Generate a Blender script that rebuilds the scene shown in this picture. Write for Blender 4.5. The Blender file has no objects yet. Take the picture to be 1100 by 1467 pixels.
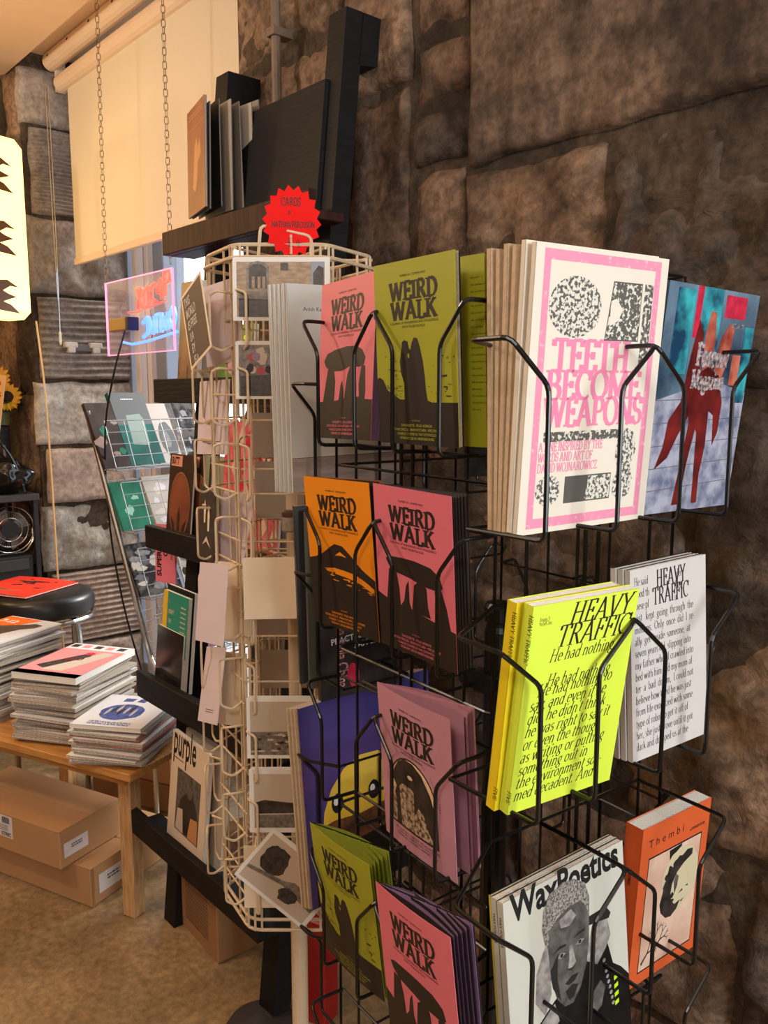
import bpy, bmesh, math, random
from mathutils import Vector, Matrix, noise
from mathutils.geometry import tessellate_polygon
random.seed(7)
S = bpy.context.scene
COL = S.collection
# ---------------------------------------------------------------- camera, light, exposure
F_PX = 1200.0; PITCH = math.radians(8.0); CAM = Vector((0, 0, 1.5))
cd = bpy.data.cameras.new('camera'); cam = bpy.data.objects.new('camera', cd); COL.objects.link(cam)
cam.location = CAM; cam.rotation_euler = (math.pi/2 - PITCH, 0, 0)
cd.sensor_fit = 'VERTICAL'; cd.sensor_height = 36.0; cd.lens = 36.0*F_PX/1467.0; cd.clip_start = .02
S.camera = cam
S.view_settings.view_transform = 'Standard'; S.view_settings.look = 'None'
S.view_settings.exposure = 0.0; S.view_settings.gamma = 1.0; S.view_settings.use_curve_mapping = False
w = bpy.data.worlds.new('sky'); S.world = w; w.use_nodes = True
w.node_tree.nodes['Background'].inputs[0].default_value = (.80, .90, 1, 1)
w.node_tree.nodes['Background'].inputs[1].default_value = 4.0
def area(name, loc, target, sx, sy, power, col):
    l = bpy.data.lights.new(name, 'AREA'); l.shape = 'RECTANGLE'; l.size = sx; l.size_y = sy; l.energy = power; l.color = col
    o = bpy.data.objects.new(name, l); COL.objects.link(o); o.location = loc
    o.rotation_euler = (Vector(target)-Vector(loc)).to_track_quat('-Z', 'Y').to_euler(); return o
area('daylight_shop_window', (2.6, -1.9, 1.7), (.4, 1.0, 1.2), 2.0, 1.8, 150, (.88, .95, 1.0))
def bulb(name, loc, power, col, r=.09):
    l = bpy.data.lights.new(name, 'POINT'); l.energy = power; l.color = col; l.shadow_soft_size = r
    o = bpy.data.objects.new(name, l); COL.objects.link(o); o.location = loc
bulb('ceiling_bulb_left', (-1.9, 1.4, 2.45), 50, (1, .84, .68)); bulb('ceiling_bulb_back', (-.5, -.9, 2.5), 46, (1, .90, .80), .2)
bulb('added_sign_glow_lamp', (-2.9, 2.9, 2.4), 30, (1, .66, .30))  # added lamp without a fixture: yellow light box spill on the left wall

sun = bpy.data.lights.new('hazy_sun', 'SUN'); sun.energy = 5.0; sun.angle = math.radians(20); sun.color = (1, .97, .92)
so_ = bpy.data.objects.new('hazy_sun', sun); COL.objects.link(so_); so_.rotation_euler = Vector((-.7509*.84-.6604*.12, -.6604*.84+.7509*.12, -.50)).to_track_quat('-Z', 'Y').to_euler()

# ---------------------------------------------------------------- helpers
R_ = Vector((1, 0, 0)); F_ = Vector((0, math.cos(PITCH), -math.sin(PITCH))); U_ = Vector((0, math.sin(PITCH), math.cos(PITCH)))
def ray(x, y): return R_*((x-550)/F_PX) + F_ + U_*((733-y)/F_PX)
def hz(x, y, z): r = ray(x, y); return CAM + r*((z-1.5)/r.z)
def hY(x, y, Y): r = ray(x, y); return CAM + r*(Y/r.y)
def hpl(x, y, P, n): r = ray(x, y); return CAM + r*((P-CAM).dot(n)/r.dot(n))
def lin(c): return tuple(((v/12.92) if v <= .04045 else ((v+.055)/1.055)**2.4) for v in c)
MATS = {}
def mat(name, rgb, rough=.6, metal=0, var=0, scale=30, bump=0, rgb2=None, emit=0, alpha=1, stretch=(1,1,1), spec=.5, trans=0, detail=4, contrast=(.35,.65)):
    if name in MATS: return MATS[name]
    m = bpy.data.materials.new(name); m.use_nodes = True; MATS[name] = m
    nt = m.node_tree; N = nt.nodes; L = nt.links; b = N['Principled BSDF']
    c = lin([v/255 for v in rgb]) + (1,)
    b.inputs['Base Color'].default_value = c; b.inputs['Roughness'].default_value = rough; b.inputs['Metallic'].default_value = metal
    b.inputs['Specular IOR Level'].default_value = spec
    if trans: b.inputs['Transmission Weight'].default_value = trans
    if alpha < 1: b.inputs['Alpha'].default_value = alpha
    if emit: b.inputs['Emission Color'].default_value = c; b.inputs['Emission Strength'].default_value = emit
    if rgb2 or var or bump:
        tc = N.new('ShaderNodeTexCoord'); mp = N.new('ShaderNodeMapping'); mp.inputs['Scale'].default_value = stretch
        L.new(tc.outputs['Object'], mp.inputs[0])
        nz = N.new('ShaderNodeTexNoise'); nz.inputs['Scale'].default_value = scale; nz.inputs['Detail'].default_value = detail
        L.new(mp.outputs[0], nz.inputs['Vector'])
        if rgb2 or var:
            rp = N.new('ShaderNodeValToRGB'); rp.color_ramp.elements[0].position = contrast[0]; rp.color_ramp.elements[1].position = contrast[1]
            c2 = lin([v/255 for v in rgb2])+(1,) if rgb2 else tuple(max(0, v*(1-var)) for v in c[:3])+(1,)
            rp.color_ramp.elements[0].color = c2; rp.color_ramp.elements[1].color = c
            L.new(nz.outputs['Fac'], rp.inputs[0]); L.new(rp.outputs[0], b.inputs['Base Color'])
        if bump:
            bp = N.new('ShaderNodeBump'); bp.inputs['Strength'].default_value = bump; bp.inputs['Distance'].default_value = .01
            L.new(nz.outputs['Fac'], bp.inputs['Height']); L.new(bp.outputs[0], b.inputs['Normal'])
    return m
class MB:
    def __init__(s): s.v = []; s.f = []; s.m = []; s.mats = []
    def mi(s, m):
        if m not in s.mats: s.mats.append(m)
        return s.mats.index(m)
    def add(s, vs, fs, m, M=None):
        o = len(s.v); k = s.mi(m)
        s.v += [tuple(M @ Vector(p)) if M else tuple(p) for p in vs]
        for f in fs: s.f.append(tuple(i+o for i in f)); s.m.append(k)
        return s
    def box(s, a, b, m, M=None):
        (x0,y0,z0),(x1,y1,z1) = a, b
        vs = [(x0,y0,z0),(x1,y0,z0),(x1,y1,z0),(x0,y1,z0),(x0,y0,z1),(x1,y0,z1),(x1,y1,z1),(x0,y1,z1)]
        return s.add(vs, [(0,3,2,1),(4,5,6,7),(0,1,5,4),(1,2,6,5),(2,3,7,6),(3,0,4,7)], m, M)
    def bbox(s, a, b, m, M=None, bev=.003):      # bevelled box
        bm = bmesh.new(); bmesh.ops.create_cube(bm, size=1)
        for v in bm.verts: v.co = Vector([(a[i]+b[i])/2 + v.co[i]*(b[i]-a[i]) for i in range(3)])
        bmesh.ops.bevel(bm, geom=bm.edges[:], offset=bev, segments=1, affect='EDGES')
        bm.verts.index_update()
        s.add([tuple(v.co) for v in bm.verts], [tuple(v.index for v in f.verts) for f in bm.faces], m, M); bm.free(); return s
    def tube(s, pts, r, m, n=6, closed=False, fil=0, M=None, r2=None):
        P = [Vector(p) for p in pts]
        if fil:
            Q = []; L = len(P)
            for i, p in enumerate(P):
                if not closed and i in (0, L-1): Q.append(p); continue
                a = P[i-1]-p; b = P[(i+1) % L]-p; d = min(fil, a.length*.45, b.length*.45)
                a = p+a.normalized()*d; b = p+b.normalized()*d
                for t in (0, .33, .67, 1): Q.append(a*(1-t)**2 + p*2*t*(1-t) + b*t*t)
            P = Q
        L = len(P); T = []
        for i in range(L):
            if closed: t = (P[(i+1) % L]-P[i-1])
            else: t = P[min(i+1, L-1)]-P[max(i-1, 0)]
            T.append(t.normalized() if t.length > 1e-9 else Vector((0,0,1)))
        u = T[0].orthogonal().normalized(); vs = []
        for i in range(L):
            u = (u - T[i]*u.dot(T[i])); u = u.normalized() if u.length > 1e-6 else T[i].orthogonal().normalized()
            w_ = T[i].cross(u); rr = r if r2 is None else r+(r2-r)*i/(L-1)
            for k in range(n):
                a = 2*math.pi*k/n; vs.append(P[i]+u*(math.cos(a)*rr)+w_*(math.sin(a)*rr))
        fs = []
        for i in range(L if closed else L-1):
            j = (i+1) % L
            for k in range(n): fs.append((i*n+k, i*n+(k+1) % n, j*n+(k+1) % n, j*n+k))
        if not closed: fs.append(tuple(range(n-1, -1, -1))); fs.append(tuple(range((L-1)*n, L*n)))
        return s.add(vs, fs, m, M)
    def lathe(s, prof, m, n=24, c=(0,0,0), M=None):
        vs = []; fs = []; c = Vector(c)
        for r, z in prof:
            for k in range(n):
                a = 2*math.pi*k/n; vs.append(c+Vector((r*math.cos(a), r*math.sin(a), z)))
        for i in range(len(prof)-1):
            for k in range(n): fs.append((i*n+k, i*n+(k+1) % n, (i+1)*n+(k+1) % n, (i+1)*n+k))
        fs.append(tuple(range(n-1, -1, -1))); fs.append(tuple(range((len(prof)-1)*n, len(prof)*n)))
        return s.add(vs, fs, m, M)
    def poly(s, pts, m, y=-.0003, M=None):       # flat outline in the local x-z plane
        t = tessellate_polygon([[Vector((p[0], p[1], 0)) for p in pts]])
        fs = []
        for a, b, c in t:
            ar = (pts[b][0]-pts[a][0])*(pts[c][1]-pts[a][1])-(pts[c][0]-pts[a][0])*(pts[b][1]-pts[a][1])
            fs.append((a, b, c) if ar > 0 else (a, c, b))
        return s.add([(p[0], y, p[1]) for p in pts], fs, m, M)
    def build(s, name, parent=None, origin=None, smooth=False):
        me = bpy.data.meshes.new(name)
        o_ = Vector(origin) if origin else Vector((0,0,0))
        me.from_pydata([tuple(Vector(v)-o_) for v in s.v], [], s.f)
        for mm in s.mats: me.materials.append(mm)
        me.polygons.foreach_set('material_index', s.m)
        if smooth: me.polygons.foreach_set('use_smooth', [True]*len(s.f))
        me.update()
        ob = bpy.data.objects.new(name, me); COL.objects.link(ob)
        if origin and not parent: ob.location = o_
        if parent: ob.parent = parent
        return ob
def tag(o, label=None, cat=None, group=None, kind=None):
    if label: o['label'] = label
    if cat: o['category'] = cat
    if group: o['group'] = group
    if kind: o['kind'] = kind
    return o
def empty(name, M, label, cat, group=None):
    o = bpy.data.objects.new(name, None); COL.objects.link(o); o.empty_display_size = .05
    o.matrix_world = M if isinstance(M, Matrix) else Matrix.Translation(Vector(M)); return tag(o, label, cat, group)
def pose(loc, th, lean=0, roll=0):
    return Matrix.Translation(Vector(loc)) @ Matrix.Rotation(math.radians(th), 4, 'Z') @ Matrix.Rotation(math.radians(lean), 4, 'X') @ Matrix.Rotation(math.radians(roll), 4, 'Y')

# ---------------------------------------------------------------- lettering: a small broad-pen serif alphabet
G = {}
def g(ch, w, *st): G[ch] = (w, st)
def S_(x, a=0, b=1): return ('S', x, a, b)
def L_(*p): return ('L',)+p
def A_(cx, cy, rx, ry, a=0, b=360): return ('A', cx, cy, rx, ry, a, b)
def H_(a, b, y): return ('H', a, b, y)
g('A',.84,L_(.1,0,.42,1),L_(.40,1,.74,0),L_(.2,.34,.62,.34),H_(-.02,.22,0),H_(.6,.88,0))
g('B',.7,S_(.17),L_(.17,.98,.36,.98),A_(.36,.75,.2,.23,-90,90),L_(.17,.52,.38,.52),A_(.38,.26,.25,.25,-90,90),L_(.17,.02,.38,.02))
g('C',.74,A_(.42,.5,.35,.48,48,312),L_(.68,.66,.68,.98))
g('D',.8,S_(.17),L_(.17,.98,.35,.98),A_(.35,.5,.37,.48,-90,90),L_(.17,.02,.35,.02))
g('E',.64,S_(.17),L_(.17,.98,.57,.98,.57,.78),L_(.17,.52,.45,.52),L_(.45,.4,.45,.64),L_(.17,.02,.59,.02,.6,.24))
g('F',.62,S_(.17),L_(.17,.98,.57,.98,.57,.78),L_(.17,.52,.45,.52),L_(.45,.4,.45,.64))
g('G',.78,A_(.42,.5,.35,.48,48,320),L_(.68,.66,.68,.98),L_(.66,.08,.66,.42),H_(.5,.8,.42))
g('H',.84,S_(.17),S_(.66),L_(.17,.52,.66,.52))
g('I',.34,S_(.17))
g('J',.45,L_(.28,1,.28,.15),A_(.14,.15,.14,.2,-150,0),H_(.12,.42,1))
g('K',.8,S_(.17),L_(.2,.42,.62,1),L_(.34,.6,.7,0),H_(.48,.76,1),H_(.56,.84,0))
g('L',.62,S_(.17),L_(.17,.02,.56,.02,.57,.26))
g('M',1.0,S_(.15),S_(.85),L_(.15,1,.5,.1),L_(.5,.1,.85,1))
g('N',.86,S_(.15),S_(.7),L_(.13,1,.7,0))
g('O',.82,A_(.41,.5,.35,.49))
g('P',.68,S_(.17),L_(.17,.98,.36,.98),A_(.36,.73,.24,.25,-90,90),L_(.17,.48,.36,.48))
g('Q',.82,A_(.41,.5,.35,.49),L_(.4,.1,.75,-.15))
g('R',.76,S_(.17),L_(.17,.98,.36,.98),A_(.36,.75,.22,.23,-90,90),L_(.17,.52,.36,.52),L_(.36,.52,.68,0),H_(.6,.8,0))
g('S',.6,A_(.3,.74,.2,.24,40,270),A_(.3,.26,.22,.24,-140,90),L_(.5,.74,.5,.98),L_(.07,.02,.07,.3))
g('T',.74,S_(.37),L_(.05,.78,.06,.98,.68,.98,.69,.78))
g('U',.82,L_(.17,1,.17,.35),A_(.41,.32,.24,.32,180,360),L_(.65,.35,.65,1),H_(.03,.31,1),H_(.52,.78,1))
g('V',.8,L_(.08,1,.4,0),L_(.4,0,.7,1),H_(-.03,.24,1),H_(.58,.84,1))
g('W',1.1,L_(.08,1,.32,0),L_(.32,0,.56,.95),L_(.52,1,.78,0),L_(.78,0,1.02,1),H_(-.03,.24,1),H_(.9,1.15,1),H_(.42,.66,1))
g('X',.8,L_(.12,1,.68,0),L_(.12,0,.68,1),H_(0,.26,1),H_(.55,.8,1),H_(0,.26,0),H_(.55,.8,0))
g('Y',.78,L_(.08,1,.39,.48),L_(.39,.48,.68,1),S_(.39,0,.48),H_(-.03,.24,1),H_(.56,.82,1))
g('Z',.66,L_(.08,.8,.08,.98,.56,.98,.08,.02,.6,.02,.6,.22))
g('a',.52,L_(.38,.0,.38,.44),A_(.24,.44,.14,.17,0,150),A_(.22,.17,.16,.17))
g('b',.58,L_(.13,0,.13,1),A_(.31,.3,.19,.3),H_(.02,.13,1))
g('c',.48,A_(.27,.31,.19,.3,45,315))
g('d',.58,L_(.44,0,.44,1),A_(.26,.3,.19,.3),H_(.33,.44,1))
g('e',.5,A_(.26,.31,.19,.3,0,315),L_(.08,.33,.45,.33))
g('f',.36,L_(.16,0,.16,.8),A_(.28,.8,.12,.18,50,180),L_(.03,.6,.32,.6),H_(.05,.28,0))
g('g',.54,A_(.24,.4,.16,.21),A_(.24,-.12,.2,.16),L_(.1,.22,.3,.04),L_(.36,.55,.5,.6))
g('h',.6,L_(.13,0,.13,1),A_(.3,.36,.16,.24,0,160),L_(.46,.36,.46,0),H_(.02,.13,1),H_(.03,.24,0),H_(.36,.57,0))
g('i',.3,L_(.15,0,.15,.6),A_(.15,.84,.02,.025),H_(.04,.15,.6),H_(.05,.26,0))
g('j',.3,L_(.16,.6,.16,-.2),A_(.06,-.18,.1,.1,-120,0),A_(.15,.84,.02,.025))
g('k',.56,L_(.13,0,.13,1),L_(.15,.24,.42,.6),L_(.24,.36,.48,0),H_(.02,.13,1))
g('l',.28,L_(.14,0,.14,1),H_(.03,.14,1),H_(.04,.25,0))
g('m',.88,L_(.13,0,.13,.6),A_(.28,.36,.15,.23,0,160),L_(.43,.36,.43,0),A_(.58,.36,.15,.23,0,160),L_(.73,.36,.73,0),H_(.04,.22,0),H_(.34,.52,0),H_(.64,.82,0))
g('n',.6,L_(.13,0,.13,.6),A_(.3,.36,.16,.24,0,160),L_(.46,.36,.46,0),H_(.03,.24,0),H_(.36,.57,0),H_(.03,.13,.6))
g('o',.54,A_(.27,.31,.2,.3))
g('p',.58,L_(.13,-.3,.13,.6),A_(.31,.3,.19,.3),H_(.03,.24,-.3))
g('q',.58,L_(.44,-.3,.44,.6),A_(.26,.3,.19,.3))
g('r',.42,L_(.14,0,.14,.6),A_(.28,.42,.14,.18,50,170),H_(.04,.25,0),H_(.03,.14,.6))
g('s',.42,A_(.21,.45,.12,.15,40,270),A_(.21,.16,.14,.15,-140,90))
g('t',.36,L_(.15,.8,.15,.12),A_(.26,.12,.11,.12,180,300),L_(.03,.6,.32,.6))
g('u',.6,L_(.13,.6,.13,.22),A_(.29,.22,.16,.21,180,340),L_(.45,.6,.45,0),H_(.03,.13,.6),H_(.35,.45,.6))
g('v',.54,L_(.06,.6,.27,0),L_(.27,0,.47,.6),H_(0,.16,.6),H_(.38,.54,.6))
g('w',.78,L_(.06,.6,.22,0),L_(.22,0,.38,.6),L_(.38,.6,.55,0),L_(.55,0,.72,.6),H_(0,.15,.6),H_(.62,.78,.6))
g('x',.54,L_(.08,.6,.46,0),L_(.08,0,.46,.6),H_(0,.16,0),H_(.38,.54,0))
g('y',.54,L_(.06,.6,.27,0),L_(.12,-.3,.27,0,.47,.6),H_(0,.16,.6),H_(.38,.54,.6))
g('z',.48,L_(.06,.58,.42,.58,.06,.02,.44,.02))
g('.',.26,A_(.12,.04,.025,.03)); g(',',.26,L_(.14,.06,.09,-.14)); g("'",.2,L_(.1,1,.07,.78)); g('-',.36,L_(.04,.3,.3,.3))
g(' ',.27); g('/',.4,L_(.05,-.1,.35,1)); g('$',.5,A_(.25,.5,.15,.3)); g('5',.5,L_(.42,.95,.14,.95,.12,.55),A_(.24,.3,.17,.28,-140,110))
def serif(mb, s, x, z, size, m, y=-.0003, thick=.15, thin=.05, shear=0, cond=1.0, serifs=True, align='l', rot=0, track=0, nib=14):
    W = sum(G.get(c, G['o'])[0]+track for c in s)*size*cond
    ox = x - (W/2 if align == 'c' else (W if align == 'r' else 0)); cr, sr = math.cos(math.radians(rot)), math.sin(math.radians(rot))
    def put(strip):
        vs = []; 
        for a, b in strip:
            for p in (a, b):
                X = (ox-x+(cx+p[0]*cond+p[1]*shear)*size); Z = p[1]*size
                vs.append((x+X*cr-Z*sr, y-2.5e-5*(cnt[0] % 7), z+X*sr+Z*cr))
        cnt[0] += 1
        fs = [(2*i, 2*i+1, 2*i+3, 2*i+2) for i in range(len(strip)-1)]
        mb.add(vs, fs, m)
    cx = 0; nb = math.radians(nib); cnt = [0]
    def wid(dx, dy): return thin+(thick-thin)*abs(math.sin(math.atan2(dy, dx)-nb))
    def pl(P):
        st = []
        for i, p in enumerate(P):
            a = P[max(i-1, 0)]; b = P[min(i+1, len(P)-1)]; dx, dy = b[0]-a[0], b[1]-a[1]; l = math.hypot(dx, dy) or 1
            wd = wid(dx, dy)/2/ (1 if True else 1); nx, ny = -dy/l*wd/max(cond,.01)**.5, dx/l*wd; st.append(((p[0]-nx, p[1]-ny), (p[0]+nx, p[1]+ny)))
        put(st)
    for c in s:
        wd, sts = G.get(c, G['o'])
        for t in sts:
            if t[0] == 'S':
                pl([(t[1], t[2]), (t[1], t[3])])
                if serifs:
                    for yy in (t[2]+thin/2, t[3]-thin/2):
                        if yy in (t[3]-thin/2,) and t[3] < .9: continue
                        q = thick*.5+.09; put([((t[1]-q, yy-thin/2), (t[1]-q, yy+thin/2)), ((t[1]+q, yy-thin/2), (t[1]+q, yy+thin/2))])
            elif t[0] == 'L':
                p = t[1:]; P = [(p[i], p[i+1]) for i in range(0, len(p), 2)]
                for a, b in zip(P, P[1:]): pl([a, b])
            elif t[0] == 'A':
                _, ax, ay, rx, ry, a0, a1 = t; n = max(5, int(abs(a1-a0)/30))
                pl([(ax+rx*math.cos(math.radians(a0+(a1-a0)*i/n)), ay+ry*math.sin(math.radians(a0+(a1-a0)*i/n))) for i in range(n+1)])
            elif serifs:
                yy = t[3]-(thin/2 if t[3] > .3 else -thin/2)
                put([((t[1], yy-thin/2), (t[1], yy+thin/2)), ((t[2], yy-thin/2), (t[2], yy+thin/2))])
        cx += (wd+track)*cond
TC = {}
def sans(mb, s, x, z, size, m, y=-.0003, bold=0, shear=0, sx=1, align='l', rot=0):
    key = (s, bold, shear)
    if key not in TC:
        c = bpy.data.curves.new('t', 'FONT'); c.body = s; c.size = 1; c.offset = bold; c.shear = shear; c.resolution_u = 3
        o = bpy.data.objects.new('t', c); COL.objects.link(o)
        me = bpy.data.meshes.new_from_object(o.evaluated_get(bpy.context.evaluated_depsgraph_get()))
        TC[key] = ([tuple(v.co) for v in me.vertices], [tuple(p.vertices) for p in me.polygons])
        bpy.data.objects.remove(o); bpy.data.curves.remove(c); bpy.data.meshes.remove(me)
    vs, fs = TC[key]
    if not vs: return
    x0 = min(v[0] for v in vs); x1 = max(v[0] for v in vs)
    o = x0 if align == 'l' else ((x0+x1)/2 if align == 'c' else x1)
    cr, sr = math.cos(math.radians(rot)), math.sin(math.radians(rot)); out = []
    for v in vs:
        X = (v[0]-o)*sx*size*1.38; Z = v[1]*size*1.38
        out.append((x+X*cr-Z*sr, y, z+X*sr+Z*cr))
    mb.add(out, fs, m)
def greek(mb, x0, x1, z, size, m, y=-.0003, seed=0, align='c'):     # a line of text too small to read: broken bars
    rr = random.Random(seed+int(z*1e4)); x = x0
    while x < x1:
        l = size*rr.uniform(.5, 2.6); l = min(l, x1-x); h = size*rr.uniform(.8, 1)
        mb.poly([(x, z), (x+l, z), (x+l, z+h), (x, z+h)], m, y); x += l+size*.45

# ---------------------------------------------------------------- materials
PAPER = mat('page_paper', (226,216,200), .8, var=.12, scale=260, stretch=(1,1,1)); PWHITE = mat('white_paper', (238,236,230), .7)
PCREAM = mat('cream_paper', (214,190,158), .8, var=.15, scale=120)
INK = mat('black_ink', (38,30,26), .5); INKB = mat('printing_black', (20,20,20), .5)
PINK = mat('pink_cover', (226,118,136), .45); GREEN = mat('olive_green_cover', (164,168,40), .45); ORANGE = mat('orange_cover', (240,146,22), .45); MAUVE = mat('mauve_cover', (196,140,158), .5)
BLK = mat('black_powder_coat', (14,14,14), .28); WHT = mat('cream_powder_coat', (214,192,160), .4); CHROME = mat('chrome_wire', (205,202,198), .22, metal=1); CWIRE = mat('bright_steel_wire', (150,148,146), .38, metal=1)
WOODBLK = mat('black_stained_wood', (22,19,20), .6, spec=.25, rgb2=(14,12,13), scale=14, stretch=(1,1,8), bump=.15); WOODBRN = mat('dark_brown_wood', (62,30,24), .6, spec=.2, rgb2=(40,19,16), scale=12, stretch=(6,6,1), bump=.1)
# ---------------------------------------------------------------- large structure
P1 = Vector((-.6356, 2.2345, 0)); EW = Vector((.6604, -.7509, 0)); NW = Vector((.7509, .6604, 0)); THW = math.degrees(math.atan2(EW.y, EW.x))
WM = Matrix.Translation(P1+NW*.27) @ Matrix.Rotation(math.radians(THW), 4, 'Z')       # wall frame: x along the wall, y into it, z up
def W(a, s, z): return P1+EW*a+NW*(.27+s)+Vector((0, 0, z))
def stone_mat(name, c1, c2, c3, sc=1.0, bump=.5, streak=False, ribs=0, soot=.7):
    m = bpy.data.materials.new(name); m.use_nodes = True; nt = m.node_tree; N = nt.nodes; L = nt.links; b = N['Principled BSDF']; b.inputs['Roughness'].default_value = .75
    b.inputs['Specular IOR Level'].default_value = .35
    tc = N.new('ShaderNodeTexCoord')
    def nz(scale, det=6, st=(1,1,1), dist=0):
        mp = N.new('ShaderNodeMapping'); mp.inputs['Scale'].default_value = st; L.new(tc.outputs['Object'], mp.inputs[0])
        n = N.new('ShaderNodeTexNoise'); n.inputs['Scale'].default_value = scale; n.inputs['Detail'].default_value = det; n.inputs['Distortion'].default_value = dist; n.inputs['Roughness'].default_value = .62
        L.new(mp.outputs[0], n.inputs['Vector']); return n.outputs['Fac']
    def ramp(f, a, b_, ca, cb):
        r = N.new('ShaderNodeValToRGB'); r.color_ramp.elements[0].position = a; r.color_ramp.elements[1].position = b_
        r.color_ramp.elements[0].color = lin([v/255 for v in ca])+(1,); r.color_ramp.elements[1].color = lin([v/255 for v in cb])+(1,); L.new(f, r.inputs[0]); return r.outputs[0]
    def mix(f, a, b_, mode='MIX'):
        x = N.new('ShaderNodeMix'); x.data_type = 'RGBA'; x.blend_type = mode
        if isinstance(f, float): x.inputs['Factor'].default_value = f
        else: L.new(f, x.inputs['Factor'])
        L.new(a, x.inputs['A']); L.new(b_, x.inputs['B']); return x.outputs['Result']
    base = ramp(nz(2.2*sc, 8, dist=.15), .38, .62, c2, c1)
    red = ramp(nz(1.3*sc, 5), .5, .5, c3, c3)
    base = mix(ramp(nz(1.7*sc, 6, dist=.1), .56, .66, (0,0,0), (190,190,190)), base, red)
    fine = ramp(nz(45, 9), .36, .64, (128,124,120), (255,252,248))
    base = mix(.4+.45*soot, base, fine, 'MULTIPLY')
    dirt = ramp(nz(5.5*sc, 10, dist=.35), .40, .56, (96,90,88), (255,255,255))
    base = mix(soot, base, dirt, 'MULTIPLY')
    if streak:
        base = mix(.6, base, ramp(nz(9, 4, (1,1,.16)), .38, .6, (120,116,112), (255,255,255)), 'MULTIPLY')
        base = mix(ramp(nz(14, 3, (1,1,.05)), .69, .74, (0,0,0), (150,150,150)), base, ramp(nz(5, 2), .5, .5, (170,150,125), (170,150,125)))
    L.new(base, b.inputs['Base Color'])
    bp = N.new('ShaderNodeBump'); bp.inputs['Strength'].default_value = bump; bp.inputs['Distance'].default_value = .02; L.new(nz(16*sc, 9, dist=.5), bp.inputs['Height']); L.new(bp.outputs[0], b.inputs['Normal'])
    return m
ST_A = stone_mat('sandstone_brown', (180,148,122), (128,106,90), (168,112,88), bump=.8)
ST_B = stone_mat('sandstone_smooth_streaked', (172,144,122), (126,108,96), (164,116,96), bump=.45, streak=True)
ST_D = stone_mat('sandstone_sooty', (138,118,102), (80,72,66), (130,96,80), bump=1.0)
ST_G = stone_mat('sandstone_pale_grey', (214,210,202), (184,178,168), (204,188,172), bump=.6, soot=.25)
ST_GR = stone_mat('sandstone_grey_tooled', (184,172,164), (150,140,134), (170,150,140), bump=.35, soot=.35)
ST_P = stone_mat('sandstone_pinkish', (212,192,178), (184,166,154), (200,166,146), bump=.3, soot=.3)
MORTAR = stone_mat('lime_mortar', (120,102,84), (70,60,50), (96,80,66), bump=1.0)
def stone(parent, M, x0, x1, z0, z1, m, amp=.012, freq=6, ribs=0, proud=0, nx=None, nz_=None, seed=0, hollow=0):
    """one dressed or rough block: a displaced face with sides that run back into the mortar; M maps (x, depth, z)"""
    nx = nx or max(6, int((x1-x0)/(.03 if ribs else .016))); nzz = nz_ or max(6, int((z1-z0)/(ribs/6 if ribs else .016))); mb = MB(); vs = []; fs = []
    for j in range(nzz+1):
        for i in range(nx+1):
            q_ = lambda k, n_, a, b: a if k == 0 else (b if k == n_ else a+.005+(b-a-.010)*(k-1)/(n_-2))
            x = q_(i, nx, x0, x1); z = q_(j, nzz, z0, z1); p = Vector((x*freq+seed*7.1, seed*3.3, z*freq))
            d = noise.fractal(p, .9, 2.2, 4)*amp + noise.noise(p*.35)*amp*.8 + noise.ridged_multi_fractal(p*1.7, 1.0, 2.1, 5, 1.0, 2.0)*amp*.28
            r = noise.noise(Vector((x*5, z*5, 9.1)))*.8*amp
            e_ = min(i, nx-i, j, nzz-j)
            if e_ == 0: d = .045
            elif e_ == 1: d += amp*.45+.003
            d -= proud if e_ else 0
            if ribs and e_: d += .0065*math.sin(2*math.pi*(z/ribs+.25*noise.noise(Vector((x*3, z*2, 5)))))
            jx = noise.noise(Vector((z*9, x*2, seed)))*.010 if i in (0, 1, nx-1, nx) else 0
            jz = noise.noise(Vector((x*9, z*2, seed+4)))*.010 if j in (0, 1, nzz-1, nzz) else 0
            vs.append((x+jx, d, z+jz))
    for j in range(nzz):
        for i in range(nx):
            a = j*(nx+1)+i; fs.append((a, a+1, a+nx+2, a+nx+1))
    mb.add(vs, fs, m, M)
    o = mb.build('stone', parent, smooth=True)
    return o
# the wall right of the window, its stones as parts
def slab(name, M, a, b, m): 
    mb = MB(); mb.box(a, b, m); o = mb.build(name); o.matrix_world = M; return tag(o, kind='structure')
wall = slab('wall_right', WM @ Matrix.Translation((0,.075,0)), (-.08, .022, 0), (6.0, .55, 3.0), MORTAR)
I4 = Matrix.Identity(4)
def rowfill(parent, z0, z1, cuts, mats, amps, seed):
    for k in range(len(cuts)-1):
        stone(parent, I4, cuts[k]+.005, cuts[k+1]-.005, z0+.005, z1-.005, mats[k % len(mats)], amps[k % len(amps)], 5+(k*seed) % 4, seed=seed*10+k)
stone(wall, I4, -.085, .40, 2.385, 2.84, ST_A, .022, 9, seed=1); stone(wall, I4, -.085, .42, 1.99, 2.375, ST_A, .026, 8, seed=2)
stone(wall, I4, .41, .645, 2.20, 2.84, ST_A, .014, 5, seed=3); stone(wall, I4, .43, .64, 1.80, 2.19, ST_B, .016, 6, seed=4)
for k, (z0, z1) in enumerate([(1.80,1.985), (2.0,2.11), (2.135,2.25), (2.275,2.40), (2.42,2.84)]):
    stone(wall, I4, .66, .818, z0, z1, ST_D if k == 1 else ST_A, .012, 8, proud=-.008, seed=5+k)
stone(wall, I4, .832, 1.98, 1.975, 2.84, ST_B, .010, 3, proud=.012, seed=11); stone(wall, I4, 1.99, 3.3, 1.99, 2.84, ST_B, .012, 4, seed=12)
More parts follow.
